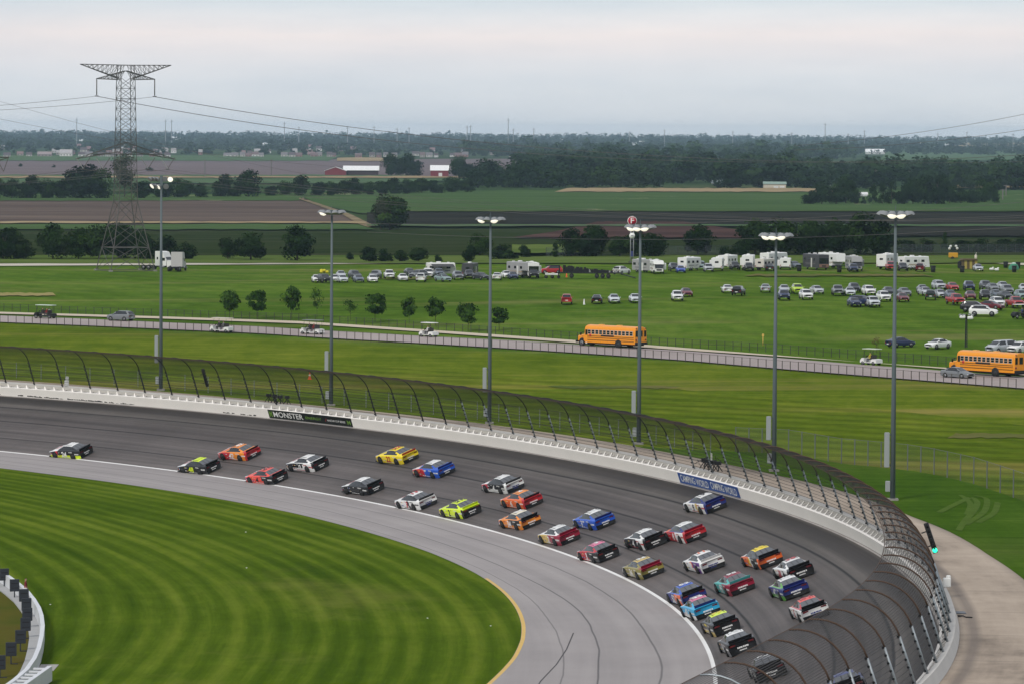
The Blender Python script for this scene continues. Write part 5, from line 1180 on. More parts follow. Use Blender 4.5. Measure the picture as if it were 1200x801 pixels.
PARK=[
(371,331.5,'sedan','white',5,'white sedan at the far left end of the parked row, behind the second mast'),
(380,332,'suv','black',20,'black vehicle under a pile of yellow sacks at the left end of the row'),
(392,331,'sedan','white',8,'white sedan just right of the second mast, back bumper hidden'),
(399.5,326.5,'sedan','silver',5,'silver sedan tucked behind the second silver one near the second mast'),
(401,331.5,'sedan','pale',10,'pale silver sedan in front of another near the second mast'),
(415.5,327.5,'suv','dark',15,'dark grey sport utility behind the blue-grey sedan'),
(420,331.5,'sedan','bluegrey',8,'blue-grey sedan in front of the dark sport utility'),
(440,327.5,'suv','grey',-12,'grey sport utility behind the white sedan in the left lot'),
(436.5,331.5,'sedan','white',6,'white sedan in front of the grey sport utility in the left lot'),
(456,327.5,'pickup','white',4,'white pickup with black lower front in the left lot'),
(472,330,'sedan','white',5,'small white sedan between the white pickup and the parked van'),
(480,323.5,'sedan','black',12,'black sedan farthest back in the left lot'),
(490,327,'suv','grey',-35,'grey hatchback half hidden behind a white one'),
(493.5,331,'suv','white',176,'white sport utility with its dark rear window to the camera'),
(501.5,326,'van','white',4,'white tall van beside the awning trailer'),
(519,330.5,'sedan','teal',28,'pale teal sedan angled in front of the awning trailer'),
(514,325,'suv','bluegrey',10,'blue-grey car in the shade of the trailer awning'),
(536.5,328.5,'suv','grey',8,'grey sport utility left of the dark trailer'),
(549.5,327,'suv','dark',5,'dark sport utility right in front of the dark trailer'),
(563.5,328.5,'sedan','dark',30,'dark sedan angled right of the dark trailer'),
(582.5,328.8,'sedan','white',178,'white sedan just right of the third mast, rear to the camera'),
(593.5,326.5,'sedan','white',10,'white car mostly hidden left of the dark blue sedan'),
(601,327.8,'sedan','navy',8,'dark blue sedan in front of the large fifth wheel trailer'),
(625,326.8,'pickup','black',5,'black pickup under the nose of the large fifth wheel trailer'),
(613.5,325.8,'sedan','white',25,'small white car beneath the slide-out of the fifth wheel trailer'),
(645.5,322,'suv','red',-80,'red sport utility seen side-on by the black ramp trailer'),
(728.5,322.5,'suv','white',150,'white sport utility standing behind the ramp of the black trailer'),
(664,357,'suv','red',180,'red minivan with its rear to the camera, leftmost of the four in the open meadow'),
(699.5,356,'sedan','black',178,'black car with pale rear stripe in the open meadow'),
(719.5,355.5,'sedan','pale',4,'pale silver sedan facing the camera, third of the four in the open meadow'),
(744,355,'sedan','pale',6,'pale blue-silver sedan touching the fourth mast in the picture'),
(789.5,318.5,'suv','dark',8,'dark sport utility left of the blue car by the trailers'),
(797.5,320.5,'sedan','blue',5,'blue car with white windshield in front of the square trailer'),
(821,317,'van','teal',5,'grey-green van between two white trailers'),
(830,319.3,'suv','silver',5,'silver sport utility between the two white trailers'),
(861,317,'suv','black',8,'black sport utility right of the rounded white trailer'),
(877.5,318.3,'suv','black',4,'black sport utility in front of the trailer with a rear window'),
(902.5,317.8,'sedan','dark',178,'dark car with pale tail in front of the tall fifth wheel'),
(931,315,'sedan','bluegrey',20,'blue-grey car between the white trailer and the dark coach'),
(793.5,353,'suv','white',4,'white pickup-like sport utility in front of the maroon sedan'),
(804,348,'sedan','maroon',10,'maroon-fronted sedan half behind the white sport utility'),
(852,343.8,'sedan','white',185,'white sedan just left of the black sport utility in the meadow'),
(865.5,347,'suv','black',170,'black sport utility with red tail lamps in the meadow'),
(897,343,'sedan','silver',180,'silver sedan alone just left of the fifth mast'),
(919,344,'sedan','silver',4,'silver sedan behind the dark blue car right of the fifth mast'),
(918.5,352,'suv','navy',5,'dark blue sport utility right of the fifth mast, in front of a silver sedan'),
(934.5,344.5,'suv','lime',6,'lime green boxy sport utility'),
(944.5,351.5,'suv','white',10,'white sport utility in front of the lime green one'),
(957,345,'sedan','silver',14,'silver sedan with red bumper right of the lime green car'),
(981.5,346.8,'pickup','grey',4,'dark grey pickup facing the camera in the meadow'),
(1001,343.5,'suv','dark',8,'dark sport utility mostly hidden behind the pale sedan'),
(996,347,'sedan','pale',4,'pale silver sedan right of the grey pickup'),
(1018,346.5,'suv','white',12,'white sport utility above the navy sedan'),
(1010,359,'suv','navy',60,'navy car half hidden between a navy sedan and a white hatchback'),
(1001,359.5,'sedan','navy',12,'navy sedan with bright headlights in the front row'),
(1023,360,'suv','pale',10,'pale silver sport utility right of the navy sedan'),
(1035.5,353.5,'suv','white',12,'white crossover left of the rightmost mast'),
(1041,346.5,'sedan','dark',10,'dark sedan immediately left of the rightmost mast'),
(1059.5,347.5,'sedan','grey',14,'grey sedan immediately right of the rightmost mast'),
(1057.5,354,'sedan','maroon',10,'maroon sedan in front of the grey one by the rightmost mast'),
(1043.5,317.5,'pickup','red',4,'red pickup parked in front of a white trailer by the rightmost mast'),
(1058,318.3,'suv','dark',6,'dark sport utility in front of the white box trailer'),
(1078.5,318.8,'suv','maroon',176,'maroon sport utility backed toward the camera at the end of the trailer row'),
(1146,318.5,'sedan','silver',8,'silver sedan beside the brown striped tent'),
(1000,319.5,'suv','navy',4,'navy sport utility in front of the grey motorhome'),
(1081,344,'sedan','grey',8,'grey sedan at the left end of the crowded right-hand rows, behind a silver one'),
(1084,346.8,'sedan','silver',16,'silver sedan in front of the grey one at the left of the crowded rows'),
(1100,340,'suv','silver',14,'silver sport utility in the back row beside the red hatchback'),
(1116,341,'sedan','red',12,'red hatchback in the back row'),
(1090.5,352,'suv','green',180,'dark green boxy car with its spare wheel to the camera'),
(1101.5,349.5,'sedan','silver',14,'silver sedan just right of the dark green boxy car'),
(1113.5,350.5,'sedan','bluegrey',10,'blue-grey car between the silver sedan and the maroon sedan'),
(1135.5,341,'suv','navy',6,'navy sport utility alone in the middle of the back row'),
(1137,351.5,'sedan','maroon',5,'maroon sedan in the second row of the crowded part'),
(1119.5,357.5,'pickup','red',18,'red pickup in front of the crowded rows'),
(1155,340.5,'suv','dark',10,'dark sport utility in the back row, third from the right edge'),
(1163,342,'sedan','grey',14,'grey sedan in the back row right of the dark sport utility'),
(1154.5,352,'suv','black',5,'black sport utility directly above the side-on white one'),
(1167,350,'sedan','bluegrey',20,'blue-grey sedan right of the black sport utility'),
(1175,340,'sedan','silver',12,'silver sedan farthest back near the right edge'),
(1180,345.5,'suv','grey',10,'grey sport utility near the right edge, behind the dark wagon'),
(1177.5,351.5,'sedan','dark',18,'dark wagon just above the red pickup at the right edge'),
(1197,352,'suv','teal',14,'grey-teal sport utility cut by the right edge'),
(1200,342.5,'sedan','silver',5,'silver car barely entering at the right edge in the back row'),
(1168.5,360.5,'suv','white',14,'white sport utility facing the camera left of the red pickup at the edge'),
(1189.5,361,'pickup','red',16,'red pickup near the right edge'),
(1161,363.5,'sedan','maroon',60,'maroon car mostly hidden behind the side-on white sport utility'),
(1142,366,'suv','black',84,'black sport utility seen side-on behind the white one'),
(1152.5,371,'suv','white',86,'white sport utility parked side-on in front of the crowded rows'),
(1055,407,'sedan','navy',128,'navy sedan on the grass slope behind the rightmost mast'),
(1099,409,'sedan','white',-38,'white saloon on the grass slope above the second bus'),
(1173,414,'van','silver',-42,'silver minivan on the grass above the second bus'),
(1194.5,414.5,'suv','white',-30,'white sport utility cut by the right edge above the second bus'),
]
for a in PARK: put_car(*a)
put_car(141.5,377.2,'suv','grey',-128,'grey sport utility driving left along the road at far left','car','vehicles on the road').name='moving_car'
put_car(1122,443.5,'sedan','grey',50,'grey saloon passing in front of the second school bus','car','vehicles on the road').name='moving_car'
p=hit(380,330.5); r=tag(empty('sack_pile',(p[0],p[1],p[2]+1.62)),'bright yellow sacks piled on the black vehicle','sacks'); 
for i in range(5):
    b=MB(); b.bbox(((i%3-1)*.55,(i//3)*.6-.3,.3+.25*(i%2)),(.6,.7,.5),mat('yellow_sack',(.55,.48,.03),.8,var=.3,vscale=3),.15); b.build('sack',r)

# ---- school buses
BUS=paint((.74,.27,.012),.35); BUSR=paint((.80,.42,.10),.5)
def school_bus(px,py,a,label):
    p=hit(px,py); r=tag(empty('school_bus',p,yaw_of(p,a)),label,'school bus','yellow school buses on the road')
    W_=1.2; prof=[(-W_,.62),(W_,.62),(W_,2.35)]+[(W_*math.cos(t)**.6*1.0 if t<1.55 else 0,2.35+.72*math.sin(t)) for t in np.linspace(.15,1.45,6)]
    half=[(W_,.62),(W_*1.02,1.4),(W_*1.0,2.3),(W_*.95,2.62),(W_*.80,2.86),(W_*.45,3.02),(0,3.06)]
    full=half+[(-y,z) for y,z in half[-2::-1]]; b=MB(); xs_=[3.7,3.65,-6.0,-6.1]; n=len(full); pts=[]
    for x,sc in zip(xs_,(.93,1,1,.95)): pts+=[(x,y*sc,.62+(z-.62)*(1-(1-sc)*.5)) for y,z in full]
    F=[]; 
    for i in range(3):
        for k in range(n): F.append((i*n+k,(i+1)*n+k,(i+1)*n+(k+1)%n,i*n+(k+1)%n))
    F.append(tuple(range(n))); F.append(tuple(range(4*n-1,3*n-1,-1))); b.poly(pts,F,BUS)
    b.build('body',r)
    b=MB(); b.poly([(5.35,y*.80,z) for y,z in((-1,.75),(1,.75),(1,1.35),(.8,1.5),(-.8,1.5),(-1,1.35))]+[(3.6,y*1.08,z) for y,z in((-1,.75),(1,.75),(1,1.65),(.8,1.82),(-.8,1.82),(-1,1.65))],[(0,1,2,3,4,5),(11,10,9,8,7,6)]+[((k+1)%6,k,6+k,6+(k+1)%6) for k in range(6)],BUS); hd=b.build('hood',r)
    b=MB(); b.box((5.30,0,1.08),(.16,1.25,.5),TRIM); b.build('grille',hd)
    b=MB(); b.box((5.45,0,.68),(.18,2.2,.28),TRIM); b.build('front_bumper',r); b=MB(); b.box((-6.18,0,.75),(.2,2.35,.34),TRIM); b.build('rear_bumper',r)
    FR=mat('bus_window_frame',(.45,.44,.42),.5)
    for s in(1,-1):
        for i in range(12):
            x=2.75-i*.74; f=MB(); f.box((x,s*1.208,2.08),(.62,.03,.66),FR); f=f.build('window',r); b=MB(); b.box((x,s*1.226,2.22),(.52,.02,.26),GLASS); b.box((x,s*1.226,1.93),(.52,.02,.24),GLASS); b.build('pane',f)
        b=MB(); b.box((3.32,s*1.205,2.0),(.42,.03,.75),GLASS); b.build('driver_window',r)
        for z in(.98,1.30,1.52): b=MB(); b.box((-1.4,s*1.222,z),(9.0,.03,.07),TRIM); b.build('rub_rail',r)
        b=MB(); b.box((-.8,s*1.236,1.63),(2.5,.012,.17),TRIM); b.build('side_lettering',r)
        b=MB(); b.tube([(3.4,s*1.1,2.2),(4.2,s*1.45,1.9)],.03,TRIM,4); b.box((4.2,s*1.45,1.75),(.08,.25,.4),TRIM); b.build('mirror',r)
        for x,rr in((4.35,.52),(-2.9,.52)):
            b=MB(); b.tube([(0,-.01,0),(0,.01,0)],.64,TRIM,20); b.build('wheel_arch',r,(x,s*(1.0 if x>0 else 1.215),.55)); wheel(r,x,s*(.98 if x>0 else 1.10),.5,.28,RIMD if x<0 else RIM)
        b=MB(); b.disc((-6.12,s*.95,1.25),(1,0,0),.14,.05,TL,14); b.disc((-6.12,s*.95,2.82),(1,0,0),.10,.06,TL,12); b.build('tail_light',r)
    b=MB(); b.disc((2.55,1.25,1.62),(0,1,0),.2,.03,mat('stop_red',(.5,.04,.03),.4),8); b.build('stop_sign',r)
    for y,w_ in((-.85,.42),(0,.62),(.85,.42)):
        f=MB(); f.box((-6.115,y,2.1),(.03,w_,.85),TRIM); f=f.build('rear_window',r); b=MB(); b.box((-6.135,y,2.1),(.02,w_*.8,.7),GLASS); b.build('pane',f)
    b=MB(); b.box((3.70,0,2.15),(.03,2.0,.85),GLASS); b.build('windshield',r)
    b=MB(); b.box((-2,0,3.08),(.6,.6,.10),BUSR); b.box((1.5,0,3.08),(.6,.6,.10),BUSR); b.build('roof_hatch',r)
    b=MB(); b.box((-1.2,0,.55),(9.4,1.7,.3),TRIM); b.build('chassis',r)
    return r
b0=school_bus(714,406.6,-134,'yellow school bus driving left behind the fourth mast')
b1=school_bus(1154,439.5,-133,'yellow school bus at the right edge behind the grey saloon')

# ---- caravans, motorhomes
RVW=mat('caravan_white',(.68,.68,.66),.4,var=.05,vscale=.6); RVG=mat('caravan_grey',(.28,.28,.28),.45); RVD=mat('caravan_dark',(.055,.055,.06),.45); RVC=mat('caravan_cream',(.55,.52,.47),.45); STRP=mat('caravan_stripe',(.16,.15,.16),.5)
def rvbox(b,x0,x1,W_,z0,z1,m,nose=.0,c=.12):
    """rounded box along x; nose = slope of the front"""
    half=[(W_/2,z0),(W_/2,z1-c),(W_/2-c,z1),(0,z1+.04)]; full=half+[(-y,z) for y,z in half[-2::-1]]; n=len(full); pts=[]
    xs_=[x0,x0+(x1-x0)*.001+.08,x1-.08,x1]
    for i,x in enumerate(xs_):
        for y,z in full: pts.append((x-(nose*(z-z0)/(z1-z0) if i>=2 else 0),y*(.97 if i in(0,3) else 1),z0+(z-z0)*(.98 if i in(0,3) else 1)))
    F=[]
    for i in range(3):
        for k in range(n): F.append((i*n+k,i*n+(k+1)%n,(i+1)*n+(k+1)%n,(i+1)*n+k))
    F.append(tuple(range(n-1,-1,-1))); F.append(tuple(range(3*n,4*n))); b.poly(pts,F,m)
def rv(px,py,kind,L_,W_,H,m,a,label,awn=False,slide=True):
    p=hit(px,py-.8); nm={'trailer':'travel_trailer','fifth':'fifth_wheel_trailer','coach':'motorhome','classc':'motorhome'}[kind]
    r=tag(empty(nm,p,yaw_of(p,a)),label,'caravan' if kind in('trailer','fifth') else 'motorhome','caravans and motorhomes along the gravel road'); r.scale=(.87,.87,.87)
    b=MB()
    if kind=='fifth':
        rvbox(b,-L_/2,L_/2-2.4,W_,.6,H,m,.0); rvbox(b,L_/2-2.45,L_/2,W_,1.6,H,m,.5)
    elif kind=='classc':
        rvbox(b,-L_/2,L_/2-1.6,W_,.5,H,m); rvbox(b,L_/2-1.7,L_/2-.5,W_*.97,2.1,H-.05,m,.6)
    elif kind=='coach': rvbox(b,-L_/2,L_/2,W_,.45,H,m,.1)
    else: rvbox(b,-L_/2,L_/2,W_,.5,H,m,.35)
    b.build('body',r)
    if kind=='classc':
        b=MB(); b.poly([(L_/2-1.7,s*W_*.42,z) for s,z in((-1,.5),(1,.5),(1,2.15),(-1,2.15))]+[(L_/2-.75,s*W_*.40,z) for s,z in((-1,.5),(1,.5),(1,2.1),(-1,2.1))]+[(L_/2,s*W_*.38,z) for s,z in((-1,.5),(1,.5),(1,1.15),(-1,1.15))],[(0,3,2,1),(0,1,5,4),(1,2,6,5),(2,3,7,6),(3,0,4,7),(4,5,9,8),(8,9,10,11),(5,6,10,9),(7,4,8,11)],m); b.build('cab',r)
        b=MB(); b.poly([(L_/2-.12,s*W_*.34,1.2) for s in(-1,1)]+[(L_/2-.70,s*W_*.36,2.08) for s in(1,-1)],[(0,1,2,3)],GLASS); b.box((L_/2+.01,0,.85),(.03,W_*.5,.35),TRIM); b.build('windshield',r)
    if kind=='coach':
        b=MB(); b.box((L_/2+.0,0,H*.60),(.05,W_*.88,H*.36),GLASS); b.build('windshield',r); b=MB(); b.box((L_/2+.03,0,.95),(.05,W_*.9,.7),mat('brown_front',(.22,.13,.10),.4)); b.box((L_/2+.05,0,.9),(.05,W_*.4,.3),TRIM); b.build('grille',r)
    st=[STRP,mat('graphic_navy',(.04,.05,.13),.5),mat('graphic_maroon',(.15,.03,.03),.5),mat('graphic_tan',(.30,.22,.14),.5)][int(px)%4]
    b=MB(); b.box((0,0,.62),(L_*.92,W_*.98,.22),TRIM); b.build('skirt',r)
    b=MB(); b.bbox((L_*.05,-(W_/2+.01),H*.45),(.7,.06,H*.62),mat('caravan_door',(.55,.55,.53),.5),.02); b.build('door',r)
    for s in(1,-1):
        for i,x in enumerate(np.linspace(-L_*.36,L_*.22,3)):
            b=MB(); b.bbox((x,s*(W_/2+.005),H*.66),(.9,.05,.55),GLASS,.02); b.build('window',r)
        b=MB(); b.box((-.2,s*(W_/2+.012),H*.40),(L_*.62,.02,.16),st); b.box((-.4,s*(W_/2+.012),H*.33),(L_*.5,.02,.07),st); b.build('stripe',r)
        ax=[-L_*.12,-L_*.12-.85] if kind in('trailer','fifth') else [L_*.33,-L_*.22]
        for x in ax: wheel(r,x,s*(W_/2-.12),.36,.24)
    b=MB(); b.bbox((-L_/2-.005,0,H*.68),(.05,W_*.34,.42),GLASS,.02); b.build('rear_window',r)
    b=MB(); b.box((-L_/2-.01,0,.62),(.05,W_*.9,.2),TRIM); 
    for s in(1,-1): b.box((-L_/2-.02,s*W_*.42,.95),(.05,.14,.3),TL)
    b.build('rear_lights',r)
    b=MB(); b.bbox((-.6,0,H+.16),(1.0,.7,.28),RVW,.08); b.build('air_conditioner',r); b=MB(); b.bbox((L_*.25,.2,H+.09),(.5,.5,.16),RVW,.04); b.bbox((-L_*.35,-.2,H+.09),(.5,.5,.16),RVW,.04); b.build('roof_vent',r)
    if kind=='trailer': b=MB(); b.tube([(L_/2-.1,.6,.5),(L_/2+1.3,0,.5)],.06,TRIM,4); b.tube([(L_/2-.1,-.6,.5),(L_/2+1.3,0,.5)],.06,TRIM,4); b.bbox((L_/2+.4,0,.75),(.4,.6,.5),RVW,.08); b.build('drawbar',r)
    if slide: b=MB(); b.bbox((.6,W_/2+.3,H*.55),(2.6,.6,H*.5),m,.05); b.build('slide_out',r)
    if awn: b=MB(); b.poly([(-2.5,-W_/2-.02,H-.25),(2.5,-W_/2-.02,H-.25),(2.5,-W_/2-2.3,H-.75),(-2.5,-W_/2-2.3,H-.75)]+[(-2.5,-W_/2-.02,H-.31),(2.5,-W_/2-.02,H-.31),(2.5,-W_/2-2.3,H-.81),(-2.5,-W_/2-2.3,H-.81)],[(0,1,2,3),(7,6,5,4),(0,4,5,1),(2,6,7,3),(1,5,6,2),(3,7,4,0)],mat('awning',(.06,.06,.06),.8)); b.tube([(-2.5,-W_/2-2.3,0),(-2.5,-W_/2-2.3,H-.8)],.03,TRIM,4); b.tube([(2.5,-W_/2-2.3,0),(2.5,-W_/2-2.3,H-.8)],.03,TRIM,4); b.build('awning',r)
    return r
rv(517,324,'trailer',6.6,2.4,2.9,RVW,100,'cream travel trailer side-on with a dark awning in the left lot',awn=True)
rv(551,325.5,'trailer',7,2.5,3.1,RVD,170,'dark brown trailer with a pale mark on its end')
rv(611,326,'fifth',9,2.5,3.4,RVG,30,'grey-sided fifth wheel trailer left half of the pair at left centre')
rv(623.5,326,'coach',7,2.5,3.3,RVW,6,'white motorhome with dark front window next to the grey fifth wheel')
rv(756,320,'trailer',6.5,2.4,2.9,RVG,40,'grey trailer left of the white motorhome near the sign post')
rv(770,321.2,'classc',6.8,2.4,2.9,RVW,8,'white motorhome with cab-over nose near the sign post')
rv(808,317.5,'trailer',6.5,2.5,2.95,RVW,148,'square white trailer with round window behind the blue car')
rv(841,317.8,'trailer',6.5,2.5,2.9,RVW,176,'white trailer seen end-on right of the silver sport utility')
rv(853,315.5,'trailer',7,2.5,3.1,RVW,160,'rounded white trailer with dark emblem behind the black sport utility')
rv(877,317,'trailer',7,2.6,3.4,RVW,176,'tall white trailer with a framed rear window')
rv(897,317.3,'trailer',5.6,2.4,2.6,RVC,150,'low cream cargo trailer left of the tall fifth wheel')
rv(907,314.5,'fifth',9,2.5,3.5,RVW,150,'tall white fifth wheel trailer behind the fifth mast')
rv(920.5,316.5,'trailer',5.5,2.5,2.6,RVW,178,'plain white box trailer with low amber lights')
rv(956,316.5,'coach',10,2.6,3.5,RVD,22,'big dark coach with brown nose and wide windshield')
rv(975,315,'fifth',9.5,2.5,3.5,RVW,28,'white fifth wheel trailer right behind the dark coach')
rv(1001,318,'classc',8,2.6,3.3,RVG,12,'grey motorhome with overhanging nose behind the navy sport utility')
rv(1040,316,'fifth',8.5,2.5,3.5,RVW,160,'white fifth wheel trailer behind the rightmost mast')
rv(1071,316.5,'trailer',7.5,2.5,3.0,RVW,128,'white travel trailer at the right end of the row with round roof vents')
# semi tractors near the pylon
def semi(px,py,a,m,label,L_=7.2):
    p=hit(px,py); r=tag(empty('truck_tractor',p,yaw_of(p,a)),label,'truck','truck tractors by the gravel road')
    b=MB(); b.extrude([(1.2,.9),(1.2,2.2),(.9,2.55),(.3,3.75),(-.4,3.9),(-1.6,3.9),(-1.6,.9)][::-1],-1.2,1.2,m); cb=b.build('cab',r)
    b=MB(); b.extrude([(3.3,.6),(3.3,1.35),(2.9,1.75),(1.2,2.0),(1.2,.6)][::-1],-.95,.95,m); b.build('hood',r)
    b=MB(); b.poly([(1.25,s*1.0,2.1) for s in(-1,1)]+[(.93,s*1.02,2.7) for s in(1,-1)],[(0,1,2,3)],GLASS); b.build('windshield',r)
    for s in(1,-1): b=MB(); b.box((.55,s*1.21,2.25),(.7,.03,.6),GLASS); b.box((-1.0,s*1.21,2.45),(.35,.03,.5),GLASS); b.build('side_window',r)
    b=MB(); b.box((-1.6,0,.78),(7.4,.9,.28),TRIM); b.build('frame',r); b=MB(); b.box((3.36,0,.6),(.12,2.3,.4),m); b.box((3.32,0,1.05),(.08,1.1,.55),TRIM); b.build('bumper',r)
    for s in(1,-1):
        wheel(r,2.3,s*1.0,.5,.3); wheel(r,-3.3,s*.98,.5,.5); wheel(r,-4.6,s*.98,.5,.5)
        b=MB(); b.tube([(-.6,s*1.05,.75),(.8,s*1.05,.75)],.28,RIM,8); b.build('fuel_tank',r)
    return r
semi(193,316.5,55,RVW,'white truck tractor with sleeper cab beside the transmission tower')
semi(209,317.5,168,mat('sleeper_grey',(.42,.41,.40),.5),'pale grey truck tractor seen from behind, right of the white one')
# black ramp trailer with clutter
p=hit(692,326); r=tag(empty('ramp_trailer',p,yaw_of(p,-90)),'long black trailer of racks and folded ramps in the meadow','trailer')
BK=mat('black_steel',(.014,.014,.016),.7)
b=MB(); b.box((0,0,1.0),(11.5,2.4,.2),BK); b.box((7.2,0,2.35),(2.8,.5,.18),BK); b.box((5.9,0,1.6),(.25,1.6,1.5),BK); b.build('deck',r)
rr=random.Random(3)
b=MB()
for i in range(70):
    x=-5.3+10.8*rr.random(); h=.3+1.15*max(0,(x+5.3)/10.6)*rr.random(); b.box((x,rr.uniform(-1,1),1.1+h/2),(rr.uniform(.1,.7),rr.uniform(.1,.5),h),BK if rr.random()<.88 else mat('steel_bits',(.25,.25,.25),.5),rot=Matrix.Rotation(rr.uniform(-.5,.5),3,'Y'))
b.build('racks',r)
b=MB(); b.poly([(-5.7,-1.1,.95),(-5.7,1.1,.95),(-8.6,1.1,.15),(-8.6,-1.1,.15),(-5.7,-1.1,.8),(-5.7,1.1,.8),(-8.6,1.1,.0),(-8.6,-1.1,.0)],[(0,1,2,3),(7,6,5,4),(0,4,5,1),(2,6,7,3),(1,5,6,2),(3,7,4,0)],BK); b.build('ramp',r)
for s in(1,-1):
    for x in(-3.4,-2.3,-1.2,3.6): wheel(r,x,s*1.1,.42,.28,RIMD)
    b=MB(); b.box((6.1,s*.7,.6),(.2,.2,1.2),BK); b.build('landing_leg',r)
for i,(px,a) in enumerate(((643.5,-80),(651,-95))):
    p=hit(px,326.3); r=tag(empty('quad_bike',p,yaw_of(p,a)),('left' if i==0 else 'right')+' of two small white quad bikes in front of the red sport utility','quad bike','white quad bikes')
    b=MB(); b.bbox((0,0,.75),(1.5,.6,.35),RVW,.1); b.bbox((.5,0,.95),(.5,.7,.2),RVW,.06); b.build('body',r)
    b=MB(); b.tube([(.3,-.4,1.15),(.3,.4,1.15)],.03,TRIM,4); b.build('handlebar',r)
    for x in(-.6,.6):
        for s in(1,-1): wheel(r,x,s*.45,.28,.22,RIMD)
# ---- people (seated, one continuous skinned body)
SKIN=mat('skin',(.36,.20,.14),.6); HAIR=mat('hair',(.03,.02,.015),.8)
def seated(shirt,pants):
    me=bpy.data.meshes.new('person'); 
    V=[(0,0,.0),(0,0,.25),(.02,0,.48),(.03,0,.58),(.06,0,.70),(.06,0,.80),
       (0,.20,.46),(.14,.24,.22),(.36,.16,.24),(0,-.20,.46),(.14,-.24,.22),(.36,-.16,.24),
       (.10,.10,-.02),(.46,.12,.02),(.52,.12,-.38),(.64,.12,-.44),(.10,-.10,-.02),(.46,-.12,.02),(.52,-.12,-.38),(.64,-.12,-.44)]
    E=[(0,1),(1,2),(2,3),(3,4),(4,5),(2,6),(6,7),(7,8),(2,9),(9,10),(10,11),(0,12),(12,13),(13,14),(14,15),(0,16),(16,17),(17,18),(18,19)]
    RR=[.16,.15,.16,.055,.10,.09,.07,.05,.035,.07,.05,.035,.10,.075,.05,.045,.10,.075,.05,.045]
    me.from_pydata(V,E,[]); o=bpy.data.objects.new('person',me); scn.collection.objects.link(o); md=o.modifiers.new('s','SKIN'); 
    for v,r_ in zip(me.skin_vertices[0].data if me.skin_vertices else [],RR): v.radius=(r_,r_)
    if not me.skin_vertices: pass
    md2=o.modifiers.new('d','SUBSURF'); md2.levels=1; md2.render_levels=1
    dg=bpy.context.evaluated_depsgraph_get(); dg.update(); m2=bpy.data.meshes.new_from_object(o.evaluated_get(dg)); bpy.data.objects.remove(o)
    m2.materials.clear()
    for m in (shirt,pants,SKIN,HAIR): m2.materials.append(m)
    for f in m2.polygons:
        c=f.center; k=0
        if c.z<.06: k=1
        if c.x>.24 and c.z>.1 and abs(c.y)>.08 and c.z<.4: k=2
        if c.z>.58: k=2
        if c.z>.74 and (c.x<.10 or c.z>.84): k=3
        f.material_index=k; f.use_smooth=True
    return m2
SEAT={}
def person(cart,x,y,z,shirt,label):
    if shirt not in SEAT: SEAT[shirt]=seated(mat('shirt_'+shirt,{'white':(.65,.65,.65),'dark':(.03,.03,.04),'red':(.25,.03,.03),'blue':(.04,.06,.16),'grey':(.18,.18,.19),'yellow':(.5,.42,.04)}[shirt],.8),mat('trousers',(.05,.05,.07),.8))
    o=bpy.data.objects.new('person',SEAT[shirt]); link(o); M=Matrix.Translation(cart.location)@Matrix.Rotation(cart.rotation_euler.z,4,'Z')
    o.location=M@Vector((x,y,z)); o.rotation_euler=(0,0,cart.rotation_euler.z); return tag(o,label,'person','people riding golf carts')
def cart(px,py,a,bodym,roofm,rows,label,people):
    p=hit(px,py); r=tag(empty('golf_cart',p,yaw_of(p,a)),label,'golf cart','golf carts'); r.scale=(1.1,1.1,1.1)
    L_=2.5+.8*(rows-1); b=MB()
    b.extrude([(L_/2,.3),(L_/2,.55),(L_/2-.25,.85),(L_/2-.55,.88),(L_/2-.62,.36),(-L_/2+.9,.36),(-L_/2+.85,.7),(-L_/2+.5,.78),(-L_/2+.05,.72),(-L_/2,.3)],-.6,.6,bodym) ; b.build('body',r)
    for i in range(rows): x=L_/2-1.35-.85*i; b=MB(); b.bbox((x,0,.72),(.5,1.1,.14),mat('cart_seat',(.06,.055,.05),.8),.04); b.bbox((x-.26,0,1.0),(.1,1.1,.45),mat('cart_seat',(.06,.055,.05),.8),.04); b.build('seat',r)
    b=MB(); b.bbox((-.1,0,1.92),(L_-.35,1.25,.09),roofm,.04); b.build('roof',r)
    b=MB()
    for s in(1,-1): b.tube([(L_/2-.45,s*.55,.8),(L_/2-.75,s*.55,1.9)],.022,TRIM,4); b.tube([(-L_/2+.45,s*.55,.7),(-L_/2+.45,s*.55,1.9)],.022,TRIM,4)
    b.build('roof_post',r)
    b=MB(); b.tube([(L_/2-.6,.3,.8),(L_/2-.85,.3,1.05)],.02,TRIM,4); b.disc((L_/2-.86,.3,1.06),(.6,0,.8),.17,.03,TRIM,12); b.build('steering_wheel',r)
    for x in(L_/2-.4,-L_/2+.5):
        for s in(1,-1): wheel(r,x,s*.52,.24,.2)
    for i,(x,y,sh,lb) in enumerate(people): person(r,x,y,.85,sh,lb)
    return r
CW=RVW
cart(53,373.3,-128,TRIM,mat('pale_green_roof',(.50,.58,.50),.5),2,'black golf cart with pale green roof at the far left of the road',[(.25,.28,'dark','person in dark clothes driving the black golf cart'),(-.6,.28,'red','person in red shirt in the back of the black golf cart'),(-.6,-.3,'white','person in white shirt in the back of the black golf cart')])
cart(260,389.3,-130,CW,mat('cream_roof',(.55,.50,.42),.5),2,'white golf cart with cream roof between the first and second masts',[(.25,.28,'dark','dark-clothed driver of the cream-roofed cart'),(-.6,.28,'grey','grey-shirted rider in the back of the cream-roofed cart')])
cart(366,391.8,-130,CW,mat('dark_roof',(.16,.17,.17),.5),2,'white golf cart with dark roof just left of the second mast',[(.25,.28,'dark','dark-clothed driver of the dark-roofed cart'),(-.6,.28,'red','dark red-shirted rider in the back of the dark-roofed cart')])
